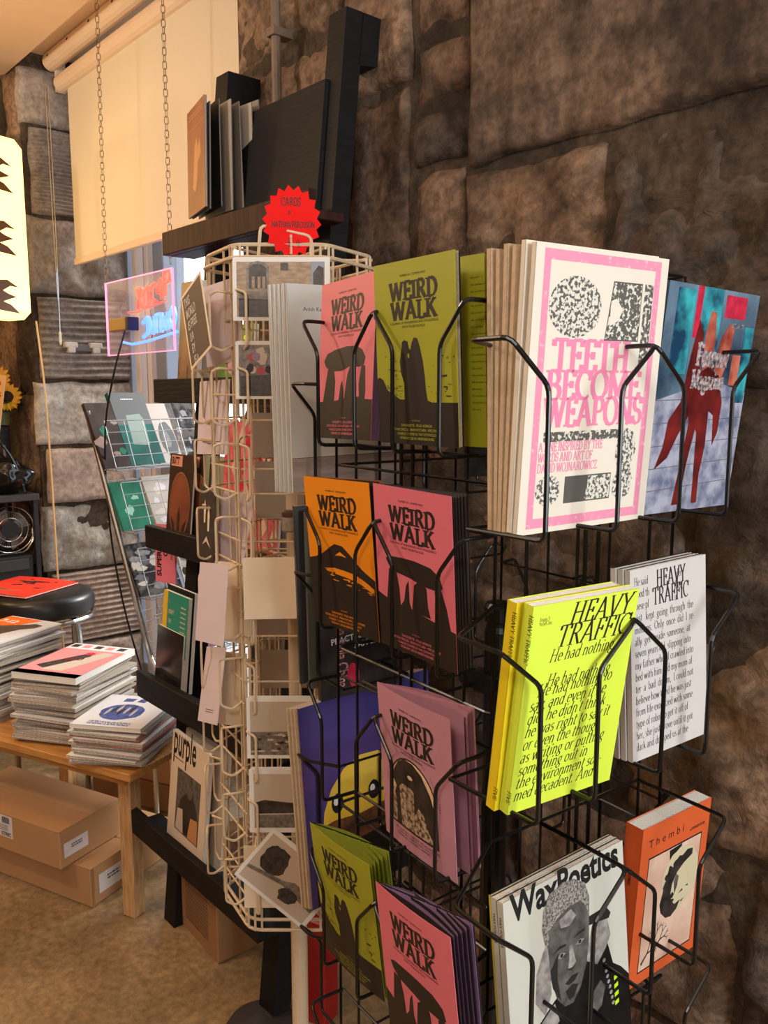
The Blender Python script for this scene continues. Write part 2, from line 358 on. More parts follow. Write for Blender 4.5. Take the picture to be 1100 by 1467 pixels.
rowfill(wall, 1.52, 1.79, [-.085,.33,.62,.80], [ST_A, ST_D, ST_A], [.022,.026], 2); rowfill(wall, 1.50, 1.965, [.81,1.18,1.66,2.3,3.3], [ST_A, ST_D, ST_D], [.030,.042,.040], 3)
rowfill(wall, 1.10, 1.49, [-.085,.42,.95,1.36,1.95,2.6,3.3], [ST_D, ST_A, ST_D], [.034,.032], 4); rowfill(wall, .70, 1.09, [-.085,.30,.78,1.25,1.72,2.4,3.3], [ST_A, ST_A, ST_D], [.032,.026], 5)
rowfill(wall, .32, .69, [-.085,.5,1.0,1.5,2.1,2.7,3.3], [ST_A, ST_D], [.030], 6); rowfill(wall, .0, .31, [-.085,.36,.85,1.4,1.9,2.5,3.3], [ST_A], [.026], 7)
# the wall left of the window with the deep left reveal
wl = slab('wall_left', WM, (-4.2, .022, 0), (-1.64, .62, 3.0), MORTAR)
RV = Matrix(((0,-1,0,-1.612),(1,0,0,0),(0,0,1,0),(0,0,0,1)))     # x -> depth in, y -> away from the opening
rz = [(2.615,2.84,ST_GR,.010,0), (2.255,2.605,ST_GR,.006,.016), (1.925,2.245,ST_GR,.022,0), (1.565,1.915,ST_GR,.006,.030), (1.275,1.555,ST_G,.024,0), (1.02,1.265,ST_P,.005,0), (.71,1.01,ST_G,.026,0), (.375,.70,ST_P,.006,.026), (.02,.365,ST_P,.008,0)]
for k, (z0, z1, m, amp, rb) in enumerate(rz):
    stone(wl, RV, .01+.03*(k % 2), .47, z0, z1, m, amp, 7, ribs=rb, seed=30+k, proud=.004*(k % 3))
for k, (z0, z1) in enumerate([(.02,.4), (.41,.72), (.73,1.05), (1.06,1.5), (1.51,1.9), (1.91,2.3), (2.31,2.84)]):
    c = [-1.65, -1.82-.06*(k % 2), -2.3, -2.9, -3.6, -4.2]
    for q in range(5): stone(wl, I4, c[q+1]+.005, c[q]-.005, z0, z1, [ST_A, MORTAR, ST_A][(q+k) % 3], .018, 8, seed=50+k*5+q, nx=12, nz_=12)
# sill wall beyond the frame and lintel
lint = MB(); lint.box((-1.64, .30, 2.78), (.03, .62, 3.0), MORTAR); tag(lint.build('trim_1'), kind='structure').matrix_world = WM
sill = MB(); sill.box((-1.64, .48, 0), (.03, .62, .14), ST_P); tag(sill.build('trim_2'), kind='structure').matrix_world = WM
# ceiling, soffit, floor, other walls of the room
CE = mat('ceiling_plaster', (236,206,178), .8, var=.05, scale=3, bump=.03)
mb = MB(); mb.box((-5.2, -4.6, 2.84), (6.0, 0.015, 2.98), CE); tag(mb.build('ceiling'), kind='structure').matrix_world = WM
mb = MB(); mb.box((-1.9, .0, 2.90), (.5, .62, 2.98), CE); tag(mb.build('ceiling'), kind='structure').matrix_world = WM
def floor_mat():
    m = stone_mat('worn_concrete', (178,150,110), (142,116,82), (156,124,84), sc=.55, bump=.06, soot=.3); m.node_tree.nodes['Principled BSDF'].inputs['Roughness'].default_value = .42
    return m
mb = MB(); mb.box((-5.2, -4.6, -.1), (6.0, .48, 0), floor_mat()); fl = tag(mb.build('floor'), kind='structure'); fl.matrix_world = WM
PL = mat('painted_plaster', (150,124,100), .8, var=.1, scale=4)
mb = MB(); mb.box((-5.2, -4.7, 0), (6.0, -4.6, 3), PL); tag(mb.build('wall_back'), kind='structure').matrix_world = WM
mb = MB(); mb.box((-5.3, -4.6, 0), (-5.2, .6, 3), PL); mb.box((-5.2, .02, 0), (-4.2, .6, 3), PL); tag(mb.build('wall_far'), kind='structure').matrix_world = WM
mb = MB(); mb.box((6.0, -4.6, 0), (6.1, .6, 3), PL); tag(mb.build('wall_near'), kind='structure').matrix_world = WM
# ---- window
WF = mat('window_frame_blue_grey', (122,130,146), .4); WFW = mat('window_frame_white', (215,205,205), .4); WFB = mat('window_frame_brown', (142,122,112), .5)
GL = mat('window_glass', (235,240,245), .02, alpha=.08)
win = MB(); win.box((-1.66,.44,0.14),(-1.60,.52,2.80),WF); wn = win.build('window_1'); wn.matrix_world = WM; tag(wn, kind='structure')
def wpart(nm, a, b, m): mb = MB(); mb.bbox(a, b, m, bev=.004); return mb.build(nm, wn)
wpart('mullion', (-1.54,.43,.14), (-1.49,.50,2.8), WFW); wpart('mullion', (-1.47,.45,.14), (-1.44,.52,2.8), WF); wpart('mullion', (-1.42,.43,.14), (-1.385,.50,2.8), WFW)
wpart('mullion', (-1.37,.46,.14), (-1.32,.52,2.8), WFB); wpart('mullion', (-1.315,.42,.14), (-1.22,.52,2.8), WF)
wpart('mullion', (-.60,.44,.14), (-.54,.52,2.8), WF); wpart('mullion', (-.03,.44,.14), (.02,.52,2.8), WF)
wpart('window_rail', (-1.6,.44,.14), (.02,.52,.22), WF); wpart('window_rail', (-1.22,.45,.84), (-.03,.51,.90), WF)
for a, b in ((-1.22,-.60), (-.54,-.03)):
    for z0, z1 in ((.22,.84), (.90,2.8)): mb = MB(); mb.box((a,.478,z0), (b,.482,z1), GL); mb.build('pane', wn)
# ---- outdoors, seen through the glass
PAV = mat('street_paving', (170,165,158), .8, var=.2, scale=3)
mb = MB(); mb.box((-9, .62, -.14), (9, 14, -.05), PAV); tag(mb.build('ground'), kind='structure').matrix_world = WM
bd = empty('stone_building', WM @ Matrix.Translation((0, 6, 0)), 'pale stone building across the street seen through the window below the blind', 'building')
FAC = mat('facade_stone', (214,196,176), .8, rgb2=(176,140,118), scale=2.5, contrast=(.42,.6)); DKG = mat('facade_window_dark', (60,68,80), .2)
mb = MB(); mb.box((-9, 0, -.1), (1.5, 1, 2.9), FAC); mb.build('facade', bd)
mb = MB(); mb.box((-9, -.14, 2.35), (1.6, 0, 2.5), FAC); mb.box((-9, -.1, .6), (1.6, 0, .7), FAC); mb.build('string_course', bd)
for i in range(7):
    mb = MB(); mb.box((-8.2+i*1.3, -.03, .95), (-7.5+i*1.3, .02, 2.05), DKG); mb.box((-7.88+i*1.3, -.05, .95), (-7.82+i*1.3, -.02, 2.05), WFW); mb.build('window', bd)
# ---- roller blind
BL = mat('blind_fabric', (240,230,212), .8, var=.03, scale=200); 
b_ = BL.node_tree.nodes['Principled BSDF']; b_.inputs['Transmission Weight'].default_value = 0
nt = BL.node_tree; tr = nt.nodes.new('ShaderNodeBsdfTranslucent'); tr.inputs[0].default_value = lin((.95,.86,.72))+(1,); mx = nt.nodes.new('ShaderNodeMixShader'); mx.inputs[0].default_value = .22
nt.links.new(b_.outputs[0], mx.inputs[1]); nt.links.new(tr.outputs[0], mx.inputs[2]); nt.links.new(mx.outputs[0], nt.nodes['Material Output'].inputs[0])
CASE = mat('blind_casing_cream', (232,208,184), .45)
rb = empty('roller_blind', WM @ Matrix.Translation((-.8, .17, 2.78)), 'cream roller blind pulled down over the tall window above the neon sign', 'blind')
mb = MB(); mb.box((-.71,-.001,-.715), (.80,.001,-.01), BL); mb.build('blind_fabric', rb)
mb = MB(); mb.tube([(-.77,0,0), (.815,0,0)], .035, CASE, 16); mb.build('roller', rb)
mb = MB(); mb.tube([(-.80,-.03,.085), (.815,-.03,.085)], .036, CASE, 16)
for i in range(7): mb.tube([(-.74+i*.21,-.067,.09), (-.74+i*.21,-.062,.088)], .006, INKB, 6)
mb.build('casing', rb)
mb = MB(); mb.bbox((-.715,-.008,-.74), (.805,.008,-.712), CASE, bev=.003); mb.build('bottom_bar', rb)
mb = MB(); mb.box((-.795,-.02,-.03), (-.775,.02,.10), CASE); mb.build('bracket', rb)
mb = MB(); mb.tube([(-.80,-.06,-.02), (-.79,-.06,-.6), (-.775,-.06,-1.02), (-.765,-.06,-.6), (-.765,-.06,-.02)], .0022, CHROME, 4, fil=.01); mb.lathe([(0.003,-1.07),(.006,-1.06),(.006,-1.02),(.002,-1.01)], PWHITE, 8, c=(-.775,-.06,0)); mb.build('bead_chain', rb)
# conduit on the wall
mb = MB(); mb.tube([(.205,.03,0), (.205,.03,2.83)], .0125, mat('grey_conduit', (120,100,84), .5, var=.2), 10)
for z in (.6,1.5,2.4): mb.box((.188,.012,z), (.222,.07,z+.02), mat('grey_conduit', (120,100,84)))
o = mb.build('conduit'); o.matrix_world = WM; tag(o, 'grey metal conduit pipe running up the stone wall behind the top ladder shelf', 'pipe')
# ---------------------------------------------------------------- magazines, books and cards
def bendmesh(ob, k, wd, n=8):
    bm = bmesh.new(); bm.from_mesh(ob.data)
    for i in range(1, n): bmesh.ops.bisect_plane(bm, geom=bm.verts[:]+bm.edges[:]+bm.faces[:], plane_co=(wd*i/n, 0, 0), plane_no=(1, 0, 0))
    for v in bm.verts: x = v.co.x; v.co.y += k*math.sin(math.pi*min(1, max(0, x/wd)))
    bm.to_mesh(ob.data); bm.free()
def booklet(name, M, w, h, t, cover, label, cat='magazine', group=None, art=None, back=None, pages=None, spine_art=None, fan=0, leaves=0, curl=0, skew=1.3, inside=None, parts=True):
    """front cover faces local -y, spine at x=0, origin at the cover's lower left; fan = degrees the back stands open"""
    r = empty(name, M, label, cat, group); back = back or cover; pages = pages or PAPER; ct = .0006
    mb = MB(); mb.box((0, 0, 0), (w, ct, h), cover)
    if not fan: mb.box((0, 0, 0), (ct, t, h), cover)
    fc = mb.build('front_cover', r)
    if not parts: pass
    if not fan:
        mb = MB(); mb.box((ct, ct, .001), (w-.001, t-ct, h-.001), pages)
        if t > .004:
            for i in range(1, int(t/.0022)): mb.box((w-.0012, i*.0022, .001), (w-.0006, i*.0022+.0006, h-.0005), PWHITE); mb.box((.001, i*.0022, h-.0012), (w-.001, i*.0022+.0006, h-.0004), PWHITE)
        mb.build('pages', r)
        mb = MB(); mb.box((0, t-ct, 0), (w, t, h), back); mb.build('back_cover', r)
    else:
        mb = MB(); n = leaves or 6
        for i in range(n):
            a = math.radians(fan*(.06+.88*((i+.5)/n)**skew)); k = (0.004+.012*math.sin(math.pi*i/n))*(1 if curl else .3)
            pts = []
            for q in range(9):
                x = w*q/8*.995; bow = k*math.sin(math.pi*q/8); pts.append((x*math.cos(a)-bow*math.sin(a), x*math.sin(a)+bow*math.cos(a)+.001))
            vs = [(p[0], p[1], z) for z in (.001, h-.001) for p in pts]; fs = [(q, q+1, 9+q+1, 9+q) for q in range(8)]
            mb.add(vs, fs, (inside or pages) if i % 2 else pages)
        mb.build('pages', r, smooth=False)
        mb = MB(); a = math.radians(fan); RM = Matrix.Rotation(a, 4, 'Z'); mb.box((0, .001, 0), (w, .0016, h), back, RM)
        if inside: mb.box((.002, .0003, .002), (w-.002, .0009, h-.002), inside, RM)
        mb.build('back_cover', r)
    if art:
        for nm, fn in (art if isinstance(art, list) else [('cover_artwork', art)]):
            mb = MB(); fn(mb, w, h); mb.v = [(v[0], v[1]*.4, v[2]) for v in mb.v]; o = mb.build(nm, fc)
            if curl: bendmesh(o, -curl, w)
    if spine_art: mb = MB(); spine_art(mb, w, h, t); mb.build('spine_lettering', r)
    if curl: bendmesh(fc, -curl, w)
    return r
SPM = Matrix(((0,1,0,-.0004),(1,0,0,0),(0,0,1,0),(0,0,0,1)))   # spine art: local (x, y, z) -> (-, x, z)
def spine_text(s, m, size, z0, down=True):
    def fn(mb, w, h, t):
        q = MB(); sans(q, s, 0, 0, size, m, y=0, bold=.01, rot=-90 if down else 90)
        # seen from the spine side (local -x): right is -y
        vs = [(-.0004, t/2-(v[0]+(-size*.5 if not down else -(-size*.5)) if 0 else v[0]) , z0+v[2]) for v in q.v]
        cx = sum(v[1] for v in vs)/len(vs); vs = [(v[0], v[1]-cx+t/2, v[2]) for v in vs]
        mb.add(vs, q.f, m)
    return fn
def blob(cx, cz, rx, rz, n=18, seed=0, j=.12):
    rr = random.Random(seed); return [(cx+rx*math.cos(2*math.pi*i/n)*(1+rr.uniform(-j, j)), cz+rz*math.sin(2*math.pi*i/n)*(1+rr.uniform(-j, j))) for i in range(n)]
def sc(pts, w, h): return [(x*w, z*h) for x, z in pts]
def ww_title(m=None, dz=0):
    def fn(mb, w, h):
        k = w/.148; mm = m or INK
        serif(mb, 'WEIRD', w*.5, h*(.79+dz), .0205*k, mm, y=-.0006, thick=.25, thin=.09, cond=1.16, align='c', track=.01, nib=20)
        serif(mb, 'WALK', w*.5, h*(.685+dz), .0205*k, mm, y=-.0006, thick=.25, thin=.09, cond=1.22, align='c', track=.01, nib=20)
        sans(mb, 'NUMBER SIX - SUMMER MMXI', w*.5, h*(.915+dz), .0026, mm, y=-.0006, align='c')
        sans(mb, 'A JOURNAL OF WANDERINGS AND WONDERINGS', w*.5, h*(.662+dz), .0028, mm, y=-.0006, align='c')
        sans(mb, 'FROM THE BRITISH ISLES', w*.5, h*(.640+dz), .0028, mm, y=-.0006, align='c')
    return fn
def credits(mb, w, h, m, z=.13):
    sans(mb, 'IN THIS ISSUE:', w*.5, h*z, .0018, m, y=-.0008, align='c')
    for i, s in enumerate(['DANDIZETTE - FOLK HORROR', 'STONE CIRCLES - BRAN KITCHEN - PIPE DREAMS', 'CHARLIE COOPER IN THE COTSWOLDS', 'STEWART LEE IN HEREFORDSHIRE']):
        sans(mb, s, w*.5, h*(z-.03-i*.024), .0030, m, y=-.0008, bold=.012, align='c')
def art_quoit(bg, ground=True):
    def fn(mb, w, h):
        if ground: mb.poly(sc([(0,0),(1,0),(1,.245),(.86,.25),(.8,.265),(.6,.26),(.3,.24),(.0,.235)],w,h), INK)
        mb.poly(sc([(.10,.50),(.16,.545),(.30,.565),(.52,.58),(.70,.575),(.80,.55),(.86,.50),(.84,.46),(.76,.445),(.60,.455),(.45,.43),(.25,.43),(.14,.46)],w,h), INK, -.0005)
        for p in ([(.10,.23),(.18,.445),(.30,.445),(.33,.36),(.32,.23)], [(.40,.23),(.43,.34),(.46,.37),(.49,.30),(.50,.23)], [(.50,.23),(.55,.40),(.60,.46),(.68,.44),(.72,.34),(.73,.23)], [(.78,.24),(.76,.34),(.80,.46),(.86,.45),(.88,.30),(.87,.24)]): mb.poly(sc(p,w,h), INK, -.0004)
        credits(mb, w, h, bg)
    return fn
def art_dolmen(bg):
    def fn(mb, w, h):
        mb.poly(sc([(0,0),(1,0),(1,.235),(.72,.26),(.45,.29),(.18,.30),(0,.335)],w,h), INK)
        mb.poly(sc([(.13,.56),(.2,.578),(.36,.585),(.52,.585),(.72,.57),(.83,.53),(.86,.47),(.80,.445),(.62,.45),(.45,.475),(.25,.49),(.17,.52)],w,h), INK, -.0005)
        for p in ([(.12,.30),(.17,.5),(.27,.49),(.30,.40),(.31,.29)], [(.30,.28),(.36,.33),(.39,.42),(.43,.46),(.43,.33),(.46,.28)], [(.46,.28),(.50,.44),(.58,.48),(.66,.44),(.67,.33),(.70,.27)], [(.78,.25),(.76,.44),(.84,.46),(.90,.36),(.94,.24)]): mb.poly(sc(p,w,h), INK, -.0004)
        credits(mb, w, h, bg)
    return fn
GSH = mat('olive_ink_speckle', (120,126,24), .5)
def art_stones(bg):
    def fn(mb, w, h):
        mb.poly(sc([(0,0),(1,0),(1,.235),(.7,.235),(.62,.25),(.3,.25),(.14,.30),(.08,.36),(.03,.375),(0,.365)],w,h), INK)
        mb.poly(sc([(.36,.24),(.36,.34),(.32,.40),(.31,.46),(.34,.53),(.345,.565),(.38,.575),(.42,.565),(.43,.53),(.45,.52),(.47,.56),(.50,.585),(.54,.58),(.57,.53),(.60,.46),(.62,.38),(.63,.30),(.65,.24)],w,h), INK, -.0005)
        mb.poly(sc(blob(.425,.49,.012,.014,8),w,h), bg, -.0008)
        for i in range(46):
            rr = random.Random(i); x = rr.choice([rr.uniform(.12,.32), rr.uniform(.66,.97)]); z = rr.uniform(.26,.50)
            mb.poly(sc(blob(x,z,rr.uniform(.008,.035),rr.uniform(.002,.007),7,i,.4),w,h), GSH if i % 3 else INK, -.00045-.000002*i)
        credits(mb, w, h, bg)
    return fn
def art_tor(bg):
    def fn(mb, w, h):
        mb.poly(sc([(0,0),(1,0),(1,.39),(.86,.43),(.78,.46),(.66,.52),(.54,.57),(.42,.575),(.34,.545),(.2,.49),(.1,.465),(0,.45)],w,h), INK)
        mb.poly(sc([(.24,.40),(.40,.415),(.56,.41),(.72,.40),(.86,.37),(.98,.335),(.98,.30),(.80,.345),(.62,.365),(.42,.375),(.28,.385)],w,h), bg, -.0005)
        for i in range(40):
            rr = random.Random(i+90); x = rr.uniform(.25,.97); z = .40-.09*x+rr.uniform(-.035,.03)
            mb.poly(sc(blob(x,z,rr.uniform(.01,.045),rr.uniform(.002,.006),7,i,.4),w,h), INK if i % 2 else bg, -.0006-.000002*i)
        mb.poly(sc([(.42,.50),(.50,.53),(.60,.50),(.52,.505)],w,h), bg, -.0007)
        credits(mb, w, h, bg)
    return fn
MCREAM = mat('cream_print', (232,204,164), .5); STG = mat('grey_print_texture', (196,170,142), .5, rgb2=(70,56,50), scale=180, contrast=(.38,.6)); INKT = mat('black_ink_textured', (60,50,46), .5, rgb2=(24,20,18), scale=60)
def art_arch(mb, w, h):
    def arch(x0, x1, z0, z1): 
        cx = (x0+x1)/2; rx = (x1-x0)/2; return [(x0,z0),(x1,z0)]+[(cx+rx*math.cos(a), z1+rx*.72*math.sin(a)) for a in [math.pi*i/14 for i in range(15)]]
    mb.poly(sc(arch(.14,.80,.135,.38),w,h), INK); mb.poly(sc(arch(.155,.785,.145,.38),w,h), MCREAM, -.0005)
    mb.poly(sc([(.155,.145),(.785,.145),(.785,.34),(.72,.46),(.62,.555),(.50,.60),(.38,.60),(.28,.56),(.21,.49),(.19,.43),(.24,.39),(.20,.33),(.155,.30)],w,h), INKT, -.0006)
    mb.poly(sc([(.30,.15),(.285,.40),(.33,.43),(.46,.435),(.50,.42),(.49,.15)],w,h), STG, -.0008); mb.poly(sc([(.49,.15),(.50,.27),(.56,.335),(.62,.31),(.68,.22),(.76,.15)],w,h), STG, -.0009); mb.poly(sc([(.155,.15),(.155,.36),(.20,.37),(.24,.28),(.22,.15)],w,h), STG, -.0008)
    mb.poly(sc(blob(.455,.50,.035,.014,9),w,h), MCREAM, -.0009)
    for i, s in enumerate('WANDERERS BEWARE - MYTHS AND CRAFTS - FOLK AND LORE'):
        a = math.pi*(1-(i+.5)/51); x = .47+.36*math.cos(a); z = .385+.36*.72*math.sin(a)
        if s != ' ': sans(mb, s, x*w, z*h, .0026, INK, y=-.0006, rot=math.degrees(a)-90, align='c')
    for i, s in enumerate(['UNCANNY ISLES - CHARTERS - RITUAL LANDSCAPES', 'GREEN MEN - SLEEPING GODS - OLD STONES', 'HEDGEROWS - HOLY WELLS - BARROWS - BELLS']): sans(mb, s, w*.5, h*(.105-i*.02), .0028, INK, y=-.0006, align='c')
PUR = mat('violet_pages', (150,120,160), .6); MAG = mat('magenta_gloss', (120,26,66), .2); OLV = mat('olive_pages', (150,160,50), .6)
DKP = mat('dark_printed_pages', (48,42,42), .5); LIL = mat('mauve_pages', (176,128,150), .6)
def open_text(m):
    def fn(mb, w, h): pass
    return fn
# eight folklore journals on the left face of the black spinner
CATG = 'folklore journals on the black spinner'
booklet('magazine', pose((-.0945,1.1817,1.4397), -58.5, -3.5, -1), .148, .21, .004, PINK, 'pink folklore journal with dolmen silhouette, in the top left pocket of the black spinner', group=CATG, art=[('cover_artwork', art_quoit(PINK)), ('title', ww_title())], fan=7, leaves=6, back=mat('mauve_back', (150,96,130), .4), pages=PUR)
booklet('magazine', pose((-.0049,1.0374,1.4415), -53.9, 2.6, 0), .148, .21, .004, GREEN, 'olive green folklore journal with twin standing stones, on the top tier of the black spinner', group=CATG, art=[('cover_artwork', art_stones(GREEN)), ('title', ww_title())], fan=2.2, leaves=5, back=INKB, pages=PAPER)
booklet('magazine', pose((.016,1.048,1.441), -48, 2.6, 0), .148, .21, .005, GREEN, 'olive green journal standing behind the front green journal, only its right strip showing', group=CATG, art=[('inside_text', lambda mb, w, h: [sans(mb, 'folk and field notes of the isles'[:10+(i*7) % 22], w*.86, h*(.88-i*.036), .0024, INK) for i in range(20)])], fan=3, leaves=5, back=INKB, pages=OLV)
booklet('magazine', pose((-.0988,1.1695,1.1778), -51.0, 4.0, -.9), .148, .21, .004, ORANGE, 'orange folklore journal with black hill silhouette, second tier of the black spinner', group=CATG, art=[('cover_artwork', art_tor(ORANGE)), ('title', ww_title())], fan=8, leaves=5, back=mat('orange_brown_back', (150,86,40), .5), pages=DKP)
booklet('magazine', pose((-.0032,1.0522,1.1811), -53.4, 4.4, 1.0), .148, .21, .004, PINK, 'pink folklore journal with three legged dolmen, beside the orange journal on the second tier', group=CATG, art=[('cover_artwork', art_dolmen(PINK)), ('title', ww_title())], fan=10, leaves=10, back=DKP, pages=DKP, inside=mat('dim_grey_pages', (92,84,84), .5))
booklet('magazine', pose((.0033,1.0479,.9239), -55.4, 4.5, .6), .148, .21, .004, MAUVE, 'mauve folklore journal with arched stone picture, standing open on the third tier', group=CATG, art=[('cover_artwork', art_arch), ('title', ww_title(dz=-.01))], fan=16, leaves=5, back=MAUVE, pages=LIL, inside=MAUVE, curl=.004, skew=.28)
booklet('magazine', pose((-.0863,1.1600,.6723), -53.2, 6.5, -1.4), .148, .21, .004, GREEN, 'olive green folklore journal standing open in the lowest visible left pocket', group=CATG, art=[('cover_artwork', art_stones(GREEN)), ('title', ww_title())], fan=15, leaves=5, back=INKB, pages=OLV, inside=OLV, curl=.004)
booklet('magazine', pose((.0097,.9500,.7000), -56, 4, -4), .148, .21, .004, PINK, 'bright pink folklore journal, opened pages, lowest on the left face of the black spinner', group=CATG, art=[('cover_artwork', art_dolmen(PINK)), ('title', ww_title())], fan=14, leaves=10, back=DKP, pages=DKP, inside=PUR, curl=.003)

# ---- zines and books on the right face
ZW = mat('zine_cream_paper', (236,228,212), .7, var=.03, scale=6); ZP = mat('zine_riso_pink', (240,150,180), .6, rgb2=(250,205,215), scale=150, contrast=(.28,.42)); ZPS = mat('zine_solid_pink', (242,140,176), .6)
def speck(name, sc_=240, con=(.47,.5), c1=(226,222,210), c2=(92,90,84)): return mat(name, c1, .6, rgb2=c2, scale=sc_, contrast=con, detail=5)
ZG = speck('zine_halftone_grey'); ZG2 = speck('zine_halftone_dark', 200, (.52,.56)); ZGD = mat('zine_dark_grey', (88,86,80), .6)
def art_teeth(mb, w, h):
    t = .045
    for a, b in (((.06,.95),(.94,.985)), ((.06,.02),(.94,.055))): mb.poly(sc([a,(b[0],a[1]),b,(a[0],b[1])],w,h), ZP)
    for x in (.06,.895): mb.poly(sc([(x,.055),(x+.045,.055),(x+.045,.95),(x,.95)],w,h), ZP)
    mb.poly(sc([(.30+.19*math.cos(a), .80+.105*math.sin(a)) for a in [2*math.pi*i/28 for i in range(28)]],w,h), ZG)
    mb.poly(sc([(.53,.69),(.80,.69),(.80,.90),(.57,.90)],w,h), ZGD, -.0003); mb.poly(sc([(.535,.695),(.795,.695),(.795,.895),(.575,.895)],w,h), ZG2, -.0006); mb.poly(sc([(.56,.74),(.62,.76),(.66,.80),(.60,.84),(.56,.83)],w,h), ZW, -.0008)
    mb.poly(sc([(.82,.58),(.89,.62),(.89,.90),(.82,.90)],w,h), ZG2)
    serif(mb, 'TEETH', .16*w, .575*h, .034, ZPS, thick=.23, thin=.075, cond=1.0)
    serif(mb, 'BECOME', .13*w, .478*h, .031, ZPS, thick=.23, thin=.075, cond=1.08)
    serif(mb, 'WEAPONS', .13*w, .382*h, .031, ZPS, thick=.23, thin=.075, cond=.93)
    mb.poly(sc([(.14,.33),(.72,.33),(.72,.365),(.14,.365)],w,h), ZG2)
    for i, s in enumerate(['A ZINE INSPIRED BY THE', 'WORDS AND ART OF', 'DAVID WOJNAROWICZ']): serif(mb, s, .11*w, h*(.296-i*.038), .0098, ZPS, thick=.17, thin=.06, cond=.78)
    mb.poly(sc(blob(.20,.155,.09,.055,20,3,.05),w,h), ZG); mb.poly(sc([(.32,.10),(.68,.10),(.68,.20),(.32,.20)],w,h), ZGD); mb.poly(sc([(.48,.105),(.675,.105),(.675,.195),(.50,.195)],w,h), ZG, -.0006)
    mb.poly(sc([(.70,.12),(.76,.08),(.84,.11),(.86,.17),(.83,.22),(.87,.28),(.84,.35),(.77,.37),(.71,.33),(.70,.26),(.73,.21),(.70,.17)],w,h), ZG, -.0005)
zl = ['front white zine with pink frame lettering, in the top right pocket', 'second white zine just behind the front one, its pink edge showing', 'tan edged zine third from the front of the top right stack', 'tan edged zine fourth from the front of the top right stack', 'tan edged zine fifth from the front of the top right stack', 'rearmost tan edged zine of the top right stack']
for i in range(6):
    off = [0, .0078, .0158, .0225, .0295, .0365][i]; lx = [0, -.004, -.002, -.003, 0, -.004][i]
    p = Vector((.1390,.8677,1.3520))+Vector((.588*-off*-1, .809*off, 0))*0 + Vector((-.588, .809, 0))*off + Vector((.809,.588,0))*lx*.35 + Vector((0,0,[0,.003,0,.002,-.002,0][i]))
    booklet('zine', pose(p, 35.6, 4.2-i*.8, -.5-i*.25), .21, .297, .0062, ZW if i < 2 else PCREAM, zl[i], 'zine', 'white zines stacked in the top right pocket', art=(art_teeth if i < 2 else None), back=ZW if i < 2 else PCREAM, pages=PCREAM if i > 1 else ZW)
# fantasy magazine with winged figures
FB = mat('night_street_print', (122,150,172), .25, rgb2=(30,52,74), scale=9, detail=6, contrast=(.35,.66)); FG = mat('pavement_print', (176,178,196), .25, rgb2=(108,116,142), scale=40, contrast=(.35,.6)); FR = mat('red_figure_print', (130,36,34), .3, rgb2=(70,18,20), scale=26); FO = mat('orange_wing_print', (206,120,96), .3, rgb2=(140,52,44), scale=30); FT = mat('teal_light_print', (64,180,190), .3, rgb2=(20,60,90), scale=22, contrast=(.42,.6)); FRD = mat('red_neon_print', (220,50,80), .3, var=.4, scale=60); SIL = mat('silver_lettering', (210,196,196), .25, rgb2=(96,84,92), scale=200)
def art_forever(mb, w, h):
    mb.poly(sc([(0,0),(1,0),(1,.55),(.6,.6),(.0,.5)],w,h), FG); 
    for i in range(5): mb.poly(sc([(0,.1+i*.1),(1,.13+i*.1),(1,.133+i*.1),(0,.103+i*.1)],w,h), ZGD, -.0005)
    for x0,x1,z0,z1,m in ((.30,.36,.78,1,FRD),(.62,.86,.88,.98,FRD),(.78,.88,.58,.72,FO),(.1,.28,.62,.98,FT),(.37,.58,.72,1,FT),(.88,.99,.5,.85,FT)): mb.poly(sc([(x0,z0),(x1,z0),(x1,z1),(x0,z1)],w,h), m, -.0005)
    mb.poly(sc([(.18,.42),(.28,.50),(.32,.72),(.36,.86),(.42,.80),(.44,.60),(.40,.45),(.30,.35),(.22,.25),(.10,.20),(.16,.30)],w,h), FR, -.0007)
    mb.poly(sc([(.46,.62),(.44,.80),(.47,.90),(.53,.90),(.56,.78),(.54,.62)],w,h), FO, -.0008); mb.poly(sc([(.58,.60),(.62,.78),(.70,.86),(.76,.84),(.74,.70),(.66,.56)],w,h), FO, -.0008)
    mb.poly(sc([(.40,.62),(.52,.66),(.66,.62),(.74,.50),(.74,.36),(.70,.30),(.66,.44),(.60,.46),(.62,.30),(.60,.16),(.62,.03),(.56,.03),(.53,.2),(.50,.36),(.48,.38),(.44,.22),(.42,.03),(.34,.03),(.37,.2),(.40,.40),(.36,.50)],w,h), FR, -.001)
def t_forever(mb, w, h):
    serif(mb, 'Forever', w*.56, h*.66, .028, SIL, y=-.0014, thick=.26, thin=.1, cond=.75, align='c'); serif(mb, 'Magazine', w*.54, h*.56, .023, SIL, y=-.0014, thick=.26, thin=.1, cond=.72, align='c'); sans(mb, 'ISSUE 05', w*.72, h*.84, .006, SIL, y=-.0014)
booklet('magazine', pose((.3045,.9984,1.3551), 38.8, 5.8, .9), .205, .275, .012, FB, 'glossy magazine of two red winged figures on a neon street, right of the white zines', art=[('cover_artwork', art_forever), ('title', t_forever)], spine_art=spine_text('FOREVER MAGAZINE     ISSUE V', SIL, .005, .2))
